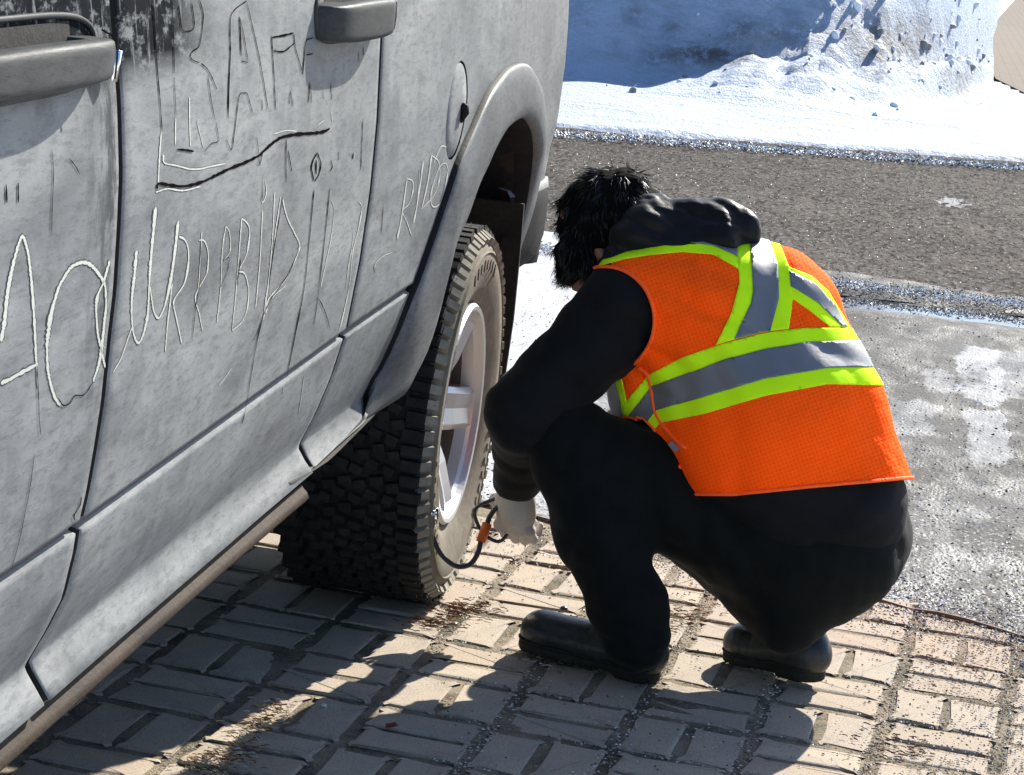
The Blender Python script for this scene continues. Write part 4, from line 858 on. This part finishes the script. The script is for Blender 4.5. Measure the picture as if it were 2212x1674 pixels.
# hood lying crumpled on the shoulders
def hood(P):
    d=seg(P,ap(1385,535,4.93),ap(1600,505,4.99),.044,.034)
    d=smin(d,seg(P,ap(1430,480,4.98),ap(1560,478,5.02),.044,.034),.03)
    d=smin(d,seg(P,ap(1326,553,4.86),ap(1392,482,4.93),.020,.040),.025); d=smin(d,seg(P,ap(1340,555,4.88),ap(1560,512,4.93),.016,.030),.02)
    d=smin(d,seg(P,ap(1560,480,5.0),ap(1625,510,5.0),.030,.020),.02)
    d=smin(d,seg(P,ap(1400,470,5.0),ap(1440,560,4.92),.040,.030),.03)
    q=P@f32([[.6,.2,.2],[.1,.8,.3],[-.2,.4,1.]])
    return d+.006*noise3(q,40,3,2)-.009*wrinkle(q,30,1)
cloth('hood',hood,(-.68,4.48,.56),(-.10,4.96,.96),.005,M_hood)
# hair: a shaggy cap plus loose strands
def hairf(P):
    d=ell(P,hp(-.022,0,.022),(.107,.090,.101),HR3)
    d=smin(d,ell(P,hp(-.060,.02,-.035),(.055,.075,.060),HR3),.03)
    d=smin(d,ell(P,ap(1230,575,5.00),(.026,.035,.034)),.03)
    d=smin(d,ell(P,ap(1243,545,4.96),(.034,.04,.040)),.03); d=smin(d,ell(P,ap(1268,560,4.93),(.016,.02,.022)),.02)
    d=smin(d,ell(P,ap(1330,430,5.08),(.07,.06,.045)),.03)
    e=ell(P,hp(-.002,.105,-.050),(.012,.05,.016),HR3); d=smax(d,-e,.01)
    q=P@f32(HR3); return d+.006*noise3(q*f32([1.6,1.,.8]),60,3,1)
hv,hq=nets(hairf,(-.80,4.58,.62),(-.40,5.02,.98),.005)
ht=tri(hq); hn=normals(hv,ht); mb=MB(); mb.add(hv,hq.tolist(),1); r=np.random.default_rng(11)
fc=hv[hq].mean(1); sel=r.integers(0,len(fc),14000)
crown=hp(-.055,.0,.075)
for i in sel:
    p=fc[i]; n=hn[hq[i][0]]; d=p-crown; d-=n*(d@n); d/=np.linalg.norm(d)+1e-6
    q_=p.astype(np.float32)[None]; wv=np.array([noise3(q_,70,2,0)[0],noise3(q_,70,2,1)[0],noise3(q_,70,2,2)[0]])*.55; d=d*.8+n*r.uniform(.0,.20)+wv+np.array([0,0,-.15])+r.normal(size=3)*.10; d/=np.linalg.norm(d); L=r.uniform(.016,.036); cv=r.normal(size=3)*.22-n*.6+wv*.8
    P_=[p-n*.002]
    for k in range(1,5): P_.append(P_[-1]+d*L/4); d=d+cv*.22+np.array([0,0,-.08]); d/=np.linalg.norm(d)
    P_=np.array(P_); sd=np.cross(P_[-1]-P_[0],r.normal(size=3)); sd/=np.linalg.norm(sd)+1e-9; w=np.array([1,1,.85,.6,.15])[:,None]*r.uniform(.0003,.00065)
    A=P_-sd*w; B=P_+sd*w; VV=np.empty((10,3)); VV[0::2]=A; VV[1::2]=B; mb.add(VV,[(2*k,2*k+1,2*k+3,2*k+2) for k in range(4)],0)
mb.build('hair',[M_hair,M_hairb],person,True)
# boots
def boot(name,heel,toe,lift=0.):
    heel=f32(heel);toe=f32(toe);dr=(toe-heel);L=np.linalg.norm(dr);dr/=L; lf=f32([-dr[1],dr[0],0]); lf/=np.linalg.norm(lf); up=np.cross(dr,lf); R=np.stack([dr,lf,up],1)
    def loc(P): return (P-heel)@R
    def up_(P):
        q=loc(P); q=q*f32([1,1,1])
        d=seg(q*f32([1,1.05,1]),(.035,0,.050),(.11,.0,.052),.046,.046); d=smin(d,seg(q*f32([1,.98,1.25]),(.11,0,.058),(L-.048,.004,.058),.047,.050),.02)
        d=smin(d,seg(q,(.050,0,.06),(.075,0,.13),.044,.046),.03)
        return np.maximum(d+.0016*noise3(P,50,2,2)-.0025*np.exp(-((q[:,0]-.15)/.035)**2)*np.abs(np.sin(q[:,0]*190+q[:,1]*30)),.016-q[:,2])
    def so(P):
        q=loc(P); w=.043+.008*np.clip((q[:,0]-.08)/.12,0,1)-.006*np.exp(-((q[:,0]-.10)/.03)**2)
        a=seg(np.stack([q[:,0],q[:,1],0*q[:,0]],-1),(.043,0,0),(L-.05,.003,0),0,0)-w
        z=np.maximum(q[:,2]-.027,(np.where(q[:,0]<.085,0,.006)+np.where(np.abs(np.sin(q[:,0]*230))<.35,.004,0)*(np.abs(q[:,1])>.022))-q[:,2])
        return smax(a,z,.006)
    lo=np.minimum(heel,toe)-.11; hi=np.maximum(heel,toe)+np.array([.11,.11,.24])
    V,Q=nets(up_,lo,hi,.0055); o=obj(name,V,Q,M_boot,person,True)
    V,Q=nets(so,lo,hi,.0045); obj('sole',V,Q,M_sole,o,True)
    def pt(x,y,z): return heel+R@f32([x,y,z])
    b=MB(); ring=[]
    for a in np.linspace(0,2*math.pi,60):
        cx=.043 if math.cos(a)<0 else L-.05; w=.0445+(.007 if math.cos(a)>0 else 0); ring.append(pt(cx+w*math.cos(a),w*math.sin(a),.029))
    b.tube(ring,.0028,6)
    b.build('welt',M_sole,o,True); return o
boot('boot',(-.338,4.545,.0),(-.622,4.622,.004))
boot('boot',(-.030,4.650,.018),(-.222,4.762,.0))
# gloves: palm, four curled fingers, thumb
def glove(name,wr,hand,fdir,nrm,mirror=1,curl=1.):
    wr=f32(wr);hand=f32(hand); ax=hand-wr; ax/=np.linalg.norm(ax); nrm=f32(nrm); nrm=nrm-ax*(nrm@ax); nrm/=np.linalg.norm(nrm); sd=np.cross(ax,nrm)*mirror
    kn=hand+ax*.040
    def f(P):
        R=np.stack([ax,sd,nrm],1); d=ell(P,hand-ax*.002,(.052,.043,.021),R)
        d=smin(d,seg(P,wr-ax*.012,hand,.036,.030),.025)
        for i,(o,L,ph) in enumerate(((-.0325,.036,0),(-.0110,.041,.05),(.0110,.039,.02),(.0325,.031,-.05))):
            p=kn+sd*o-ax*(.004*abs(i-1.4)); r0=.0122-.0006*i; a=ph; d=smin(d,np.linalg.norm(P-p-nrm*.004,axis=1)-.0145,.004)
            for k,(l,bend) in enumerate(((L,.75*curl),(L*.72,1.25*curl),(L*.52,.9*curl))):
                a+=bend*(1 if k else .8); dd=ax*math.cos(a)-nrm*math.sin(a); q=p+dd*l; d=smin(d,seg(P,p,q,r0,r0-.0012),.0035); p=q; r0-=.001
        tb=hand-ax*.026+sd*-.036; t1=tb+(ax*.55-sd*.55-nrm*.55)*.042; t2=t1+(ax*.75+sd*.15-nrm*.75)*.034
        d=smin(d,seg(P,tb+sd*.012,t1,.016,.0135),.012); d=smin(d,seg(P,t1,t2,.0135,.0105),.006)
        return d+.0008*noise3(P,110,2,2)
    lo=np.minimum(wr,hand)-.11;hi=np.maximum(wr,hand)+.11
    V,Q=nets(f,lo,hi,.0032); o=obj(name,V,Q,M_glove,person,True)
    b=MB(); pts=[]
    u=sd; 
    for t in np.linspace(0,2*math.pi,25): pts.append(wr+ax*.004+(sd*math.cos(t)+nrm*math.sin(t))*.0375)
    b.tube(pts,.0035,6); b.build('glove_cuff',M_glove,o,True); return o
HX=J['HN']
glove('glove',J['WL']+f32([0,0,.0]),HX,None,(-.30,-.92,.15),-1,1.0)
glove('glove',J['WR'],J['WR']+f32([-.060,-.03,-.045]),None,(-.2,.3,.9),1,.9)

# ---- safety vest, cut from the torso surface along its real hems, with tapes sewn on
def vestf(P):
    fo=np.clip(np.abs(noise3(P@f32([[1,.4,.2],[.2,1,-.5],[.1,.6,.5]]),17,2,0)),0,1.2)
    lowr=np.clip((.56-P[:,2])/.2,0,1)
    return smin(torso(P),seg(P,J['P'],ap(1790,1130,4.87),.139,.135),.05)-.0155-.008*fo-.003*np.abs(noise3(P,15,3,3))-folds(P,VF)
vv,vq=nets(vestf,(-.70,4.38,.12),(.20,5.2,.92),.0075); vv=relax(vv,vq,3); vt=tri(vq); vn=normals(vv,vt)
near=lambda V:V[:,1]<4.985+.0*V[:,0]
def circ(V):
    x,y=px(V); d=(np.hypot((x-1306)/1.0,(y-692)/1.08)-107)*.0009; return np.where(V[:,1]<4.754,d,.05)
def arm_far(V): return np.linalg.norm(V-J['SR']-f32([-.07,.10,0]),axis=1)-.13
def neck(V): x,y=px(V); return np.maximum(np.linalg.norm(V-J['N']-f32([-.03,.02,.03]),axis=1)-.085,(V[:,2]<.66)*.02)
def hemc(V):
    x,y=px(V); h=np.interp(x,[1280,1420,1453,1471,1486,1584,1742,1950,2000],[1100,1000,1009,1046,1067,1067,1051,1033,1030]); return (h-y)*.0009
def corner(V):   # nothing hangs in front of the thigh left of the back panel
    x,y=px(V); xb=np.interp(y,[800,900,927,965,986,1004,1006,1044,1200],[1300,1388,1414,1410,1424,1450,1470,1472,1480]); return np.where((V[:,1]<4.70)&(y>900),(x-xb)*.0009,.05)
for fn in (circ,arm_far,neck,hemc,corner): vv,vt=clip(vv,vt,fn)
pat=lambda V:np.stack(px(V),-1)*.00092
vest=obj('safety_vest',vv,vt,M_vest,person,True,uv=pat(vv)); md=vest.modifiers.new('cloth','SOLIDIFY'); md.thickness=.0022; md.offset=-1
vn=normals(vv,vt)
mb=MB(); E=boundary(vt); edge_tubes(mb,vv+vn*.001,E,.0036); mb.build('piping',M_pipe,vest,True)
# tape edges, measured on the back panel
WB=[np.array(a,float) for a in ([(1250,990),(1352,868),(1399,811),(1471,773),(1562,742),(1652,719),(1742,709),(1828,709),(1900,712)],
 [(1250,1010),(1362,893),(1408,833),(1471,812),(1562,778),(1652,755),(1742,740),(1846,737),(1920,738)],
 [(1250,1060),(1385,930),(1417,886),(1517,859),(1652,819),(1787,796),(1860,794),(1940,794)],
 [(1250,1090),(1390,955),(1426,913),(1517,895),(1652,855),(1787,830),(1876,832),(1950,834)])]
def wb(i,V): x,y=px(V); return (y-np.interp(x,WB[i][:,0],WB[i][:,1]))*.0009
def xl(pts,V): x,y=px(V); p=np.array(pts,float); return (x-np.interp(y,p[:,1],p[:,0]))*.0009
def yl(pts,V): x,y=px(V); p=np.array(pts,float); return (y-np.interp(x,p[:,0],p[:,1]))*.0009
def facing(V,T):
    n=normals(V,T); return n
BACK=np.array([.62,-.75,.25])
bk=(vn@BACK); 
def subset(keepv):
    k=keepv[vt].all(1); T=vt[k]; u,inv=np.unique(T,return_inverse=True); return vv[u],inv.reshape(T.shape)
backV,backT=subset(bk>-.15)
def tape(name,V,T,fns,off,m):
    for f_ in fns: V,T=clip(V,T,f_)
    if len(T)==0: return None
    n=normals(V,T); L=np.arange(len(V))
    while True:
        m_=np.minimum(np.minimum(L[T[:,0]],L[T[:,1]]),L[T[:,2]]); L2=L.copy()
        for i_ in range(3): np.minimum.at(L2,T[:,i_],m_)
        L2=L2[L2]
        if (L2==L).all(): break
        L=L2
    for k_ in np.unique(L[T[:,0]]):
        Tk=T[L[T[:,0]]==k_]
        if len(Tk)<25: continue
        u_,iv=np.unique(Tk,return_inverse=True); o=obj(name,(V+n*off)[u_],iv.reshape(Tk.shape),m,vest,True,uv=pat(V[u_])); s_=o.modifiers.new('tape','SOLIDIFY'); s_.thickness=.0012; s_.offset=-1
neg=lambda f_:(lambda V:-f_(V))
S1L=[(1588,520),(1591,534),(1596,611),(1580,674),(1544,749),(1530,775)]; S1a=[(1618,520),(1620,539),(1625,629),(1620,656),(1584,735),(1572,760)]; S1b=[(1655,515),(1663,530),(1679,575),(1681,647),(1663,717),(1655,745)]; S1R=[(1676,515),(1688,539),(1706,584),(1711,647),(1702,712),(1696,740)]
S2=[[(1690,572),(1706,579),(1751,597),(1787,629),(1806,660),(1850,735)],[(1690,580),(1711,590),(1760,615),(1801,660),(1850,748)],[(1690,612),(1715,624),(1765,656),(1810,699),(1850,750)],[(1690,632),(1713,647),(1751,674),(1787,703),(1850,770)]]
A1=[[(1290,571),(1345,548),(1400,533),(1471,522),(1539,524),(1590,540),(1650,575)],[(1290,577),(1345,561),(1400,552),(1471,545),(1539,550),(1584,575),(1640,615)]]
tape('yellow_band',vv,vt,[lambda V:wb(0,V),lambda V:-wb(3,V)],.0016,M_yel)
tape('silver_tape',vv,vt,[lambda V:wb(1,V),lambda V:-wb(2,V)],.0032,M_ref)
topcut=lambda V:-(wb(0,V)+.002)
s1=lambda V:xl(S1L,V); s1r=lambda V:-xl(S1R,V)
tape('yellow_band',backV,backT,[s1,s1r,topcut],.0024,M_yel); tape('silver_tape',backV,backT,[lambda V:xl(S1a,V),lambda V:-xl(S1b,V),topcut],.0040,M_ref)
s2x=lambda V:xl(S1R,V)+.002
tape('yellow_band',backV,backT,[s2x,lambda V:yl(S2[0],V),lambda V:-yl(S2[3],V),topcut],.0020,M_yel); tape('silver_tape',backV,backT,[s2x,lambda V:yl(S2[1],V),lambda V:-yl(S2[2],V),topcut],.0036,M_ref)
a1x=lambda V:-xl(S1L,V)
tape('yellow_band',backV,backT,[a1x,lambda V:yl(A1[0],V)+.02,lambda V:-yl(A1[1],V),lambda V:(V[:,2]-.62)],.0018,M_yel)
tape('silver_tape',backV,backT,[lambda V:-xl(S1L,V)-.0,lambda V:yl(A1[0],V)+.02,lambda V:-(yl([(1290,540),(1471,524),(1539,532),(1584,552),(1650,585)],V)),lambda V:(px(V)[0]-1478)*.001],.0034,M_ref)
# front strap seen edge-on under the arm
tape('silver_tape',vv,vt,[lambda V:-(px(V)[0]-1327-(px(V)[1]-805)*.22)*.0009,lambda V:-(V[:,1]-4.76),lambda V:(px(V)[1]-780)*.001],.0034,M_ref)
tape('yellow_band',vv,vt,[lambda V:(px(V)[0]-1327-(px(V)[1]-805)*.22)*.0009,lambda V:-(px(V)[0]-1341-(px(V)[1]-805)*.22)*.0009,lambda V:-(V[:,1]-4.76),lambda V:(px(V)[1]-780)*.001,lambda V:-wb(0,V)],.0026,M_yel)
# side seam binding
q=[(1379,795),(1392,803),(1400,815),(1408,850),(1414,885),(1424,908),(1437,925),(1460,950),(1482,968)]
def onvest(x,y,off):
    rr=ray(x,y); t=np.linspace(4.35/rr[1],5.3/rr[1],500); P=EYE+t[:,None]*rr; f_=vestf(P.astype(np.float32)); i=int(np.argmax(f_<0)); return P[i]-rr/np.linalg.norm(rr)*off if f_[i]<0 else None
pts=[p for p in (onvest(x,y,.003) for x,y in spline(np.array(q,float),4)) if p is not None]
b=MB(); b.tube(pts,.0042,8); b.build('seam_binding',M_pipe,vest,True)
# side tab with its silver buckle
p0=onvest(1455,965,.012); b=MB(); rt=RGT*.9; b.box(p0,(.011,.0035,.0055),np.stack([np.array([.80,-.3,-.5])/np.linalg.norm([.80,-.3,-.5]),-FWD,np.cross(np.array([.80,-.3,-.5])/np.linalg.norm([.80,-.3,-.5]),-FWD)],1)); b.build('side_buckle',M_ref,vest)
for o_ in list(vest.children)+[vest]: o_.shadow_terminator_geometry_offset=.35; o_.shadow_terminator_normal_offset=.004
# ================================================================== AIR HOSE held in the glove
Pv=atx(928,1108,-.832)
h1=[(926,1112),(929,1137),(938,1168),(952,1196),(974,1217),(995,1224),(1017,1217),(1032,1194),(1038,1170),(1045,1150),(1052,1131),(1058,1115),(1075,1095),(1100,1100)]
ys=np.linspace(Pv[1],J['HN'][1],len(h1)); P1=spline(np.array([at(x,y,Y) for (x,y),Y in zip(h1,ys)]),6)
hose=empty('air_hose',P1[len(P1)//2],'black air hose with orange collar clipped to the tyre valve','air hose')
b=MB(); b.tube(P1,.0052,10); b.build('hose_tube',M_hose,hose,True)
h2=[(1110,1085),(1085,1075),(1065,1079),(1042,1088),(1028,1098),(1025,1112),(1034,1137),(1046,1153),(1063,1166),(1079,1169),(1092,1158),(1110,1130)]
ys=np.linspace(J['HN'][1]+.02,J['HN'][1]+.01,len(h2)); b=MB(); b.tube(spline(np.array([at(x,y,Y-.012) for (x,y),Y in zip(h2,ys)]),6),.0038,8); b.build('hose_loop',M_hose,hose,True)
i0=np.argmin([abs(px(p)[1]-1171)+(0 if px(p)[0]>1030 else 99) for p in P1]); i1=np.argmin([abs(px(p)[1]-1132)+(0 if px(p)[0]>1035 else 99) for p in P1])
b=MB(); b.tube([P1[i0],(P1[i0]+P1[i1])/2,P1[i1]],.0098,14); b.build('collar',M_orange,hose,True)
b=MB(); b.tube([Pv+[-.035,0,.0],Pv+[.004,0,.004],Pv+[.016,0,.003]],[.006,.008,.0095],12); b.tube([Pv+[.010,0,.012],Pv+[.014,0,-.030]],.0075,10); b.box(Pv+[.010,-.020,.010],(.004,.022,.003)); b.box(Pv+[.012,.014,-.008],(.003,.004,.014)); b.build('valve_chuck',M_chrome,hose,True)

# ================================================================== small loose things on the paving
M_peb=mat('pebble_white',(.62,.62,.60),.6); M_nut=mat('black_stone',(.02,.02,.022),.35); M_leaf=mat('dry_leaf',(.16,.035,.02),.8); M_twig=mat('dry_twig',(.17,.075,.035),.85); M_straw=mat('straw',(.52,.40,.22),.8)
def pebble(name,x,y,s,m,label,cat):
    p=atz(x,y,.002); r=random.Random(x); bm=bmesh.new(); bmesh.ops.create_icosphere(bm,subdivisions=2,radius=s)
    for v in bm.verts: v.co=Vector((v.co.x*1.2,v.co.y,v.co.z*.75))*(1+r.uniform(-.16,.16))
    V=[tuple(np.array(v.co)+p+[0,0,s*.55]) for v in bm.verts]; F=[[v.index for v in f.verts] for f in bm.faces]; bm.free()
    tag(obj(name,V,F,m,None,True,loc=p),label,cat)
pebble('pebble',1217,1318,.0075,M_nut,'small black stone on the lit pavers in front of the boot','pebble')
pebble('pebble',699,1526,.0045,M_peb,'tiny white pebble on a shaded paver beside the rocker','pebble')
p=atz(833,1573,.003); tag(obj('leaf',[p,p+[.016,.006,.004],p+[.012,.018,.008],p+[-.004,.014,.003],p+[.02,.02,.002]],[(0,1,2,3),(1,4,2)],M_leaf,loc=p),'dark red dry leaf scrap on the sunlit strip of paving','leaf')
def litter(name,spots,n,ln,mats,label,cat,seed,wts=None):
    r=np.random.default_rng(seed); mb=MB()
    for _ in range(n):
        cx,cy,rx,ry=spots[r.integers(len(spots))]; p=atz(cx+r.normal(0,rx),cy+r.normal(0,ry),.0035+r.random()*.003); a=r.uniform(-.9,.9)+ (math.pi if r.random()<.5 else 0); L=r.uniform(*ln); d=np.array([math.cos(a),math.sin(a),r.uniform(-.1,.15)])*L; k=p+d*.5+np.array([r.normal(),r.normal(),.6])*L*.12
        mb.tube([p,k,p+d],r.uniform(.0006,.0013),4,int(r.choice(len(mats),p=wts)),False)
    tag(mb.build(name,mats),label,cat,kind='stuff')
litter('twig_litter',[(990,1322,38,10),(1010,1310,50,8),(940,1345,30,6)],240,(.006,.024),[M_twig,M_straw,M_leaf],'heap of dry reddish twigs and husks in front of the tyre','litter',21,[.5,.3,.2])
litter('husk_litter',[(588,1532,22,14),(560,1563,24,9),(530,1600,20,14),(505,1632,36,8),(460,1655,40,12),(455,1640,30,10)],420,(.005,.016),[M_straw,M_twig,M_gl],'pale husks and straw caught in the sunlit paver joints','litter',22,[.5,.35,.15])
litter('straw_litter',[(1460,1340,30,14),(1480,1325,50,10),(1890,1590,60,25),(1960,1620,30,10),(2080,1440,70,30),(1240,1430,60,15)],260,(.005,.018),[M_twig,M_straw,M_leaf],'scattered dry twigs on the pavers round the boots','litter',23,[.5,.3,.2])
# gravel washed into the joints of the sunlit pavers and over the right hand side
def jointg(r,n):
    x=r.uniform(930,2211,n); y=r.uniform(1120,1674,n); P=np.array([atz(a,b,.0) for a,b in zip(x,y)])
    uv=np.stack([(P-PO)@PU,(P-PO)@PV],-1)/PS; fr=np.abs(uv-np.round(uv)); hal=np.abs(uv[:,0]-np.floor(uv[:,0])-.5)
    w=np.exp(-(fr[:,0]/.06)**2)+.6*np.exp(-(fr[:,1]/.035)**2)+.03+np.clip((P[:,0]-.0)/.35,0,1)**1.3*.75+np.clip((P[:,1]-5.05)/.35,0,1)*.45
    k=(r.random(n)<w*.75)&(beyond(P)<.03); return P[k]+[0,0,.0015]
def edgeg(r,n):
    t=r.uniform(.30,1.45,n); o=r.normal(.06,.13,n); P=np.stack([EA[0]+(EB[0]-EA[0])*t+EN[0]*o,EA[1]+(EB[1]-EA[1])*t+EN[1]*o,np.where(o>0,-.004,.0015)],-1); return P
grit('edge_grit',9000,edgeg,(.0014,.0048),[M_gl,M_gd,M_gt,M_gi],'wet grit and ice grains washed over the end of the pavers','grit',32,wts=[.30,.30,.12,.28])
grit('joint_grit',32000,jointg,(.0014,.0042),[M_gl,M_gd,M_gt,M_gi],'pale and dark grit lying in the paver joints and over the right side','grit',31,wts=[.30,.36,.26,.08])
# strip of edging along the end of the paving
b=MB(); pts=[]
for t in np.linspace(-.3,1.5,40):
    q=EA+(EB-EA)*t; pts.append((q[0],q[1]+.006*math.sin(t*23)+.004*math.sin(t*61),.002+.003*math.sin(t*37)))
b.tube(pts,.0055,6); tag(b.build('paving_edge',mat('edge_brown',(.13,.075,.045),.8),None,True),'thin brown edging strip along the end of the pavers','edging')
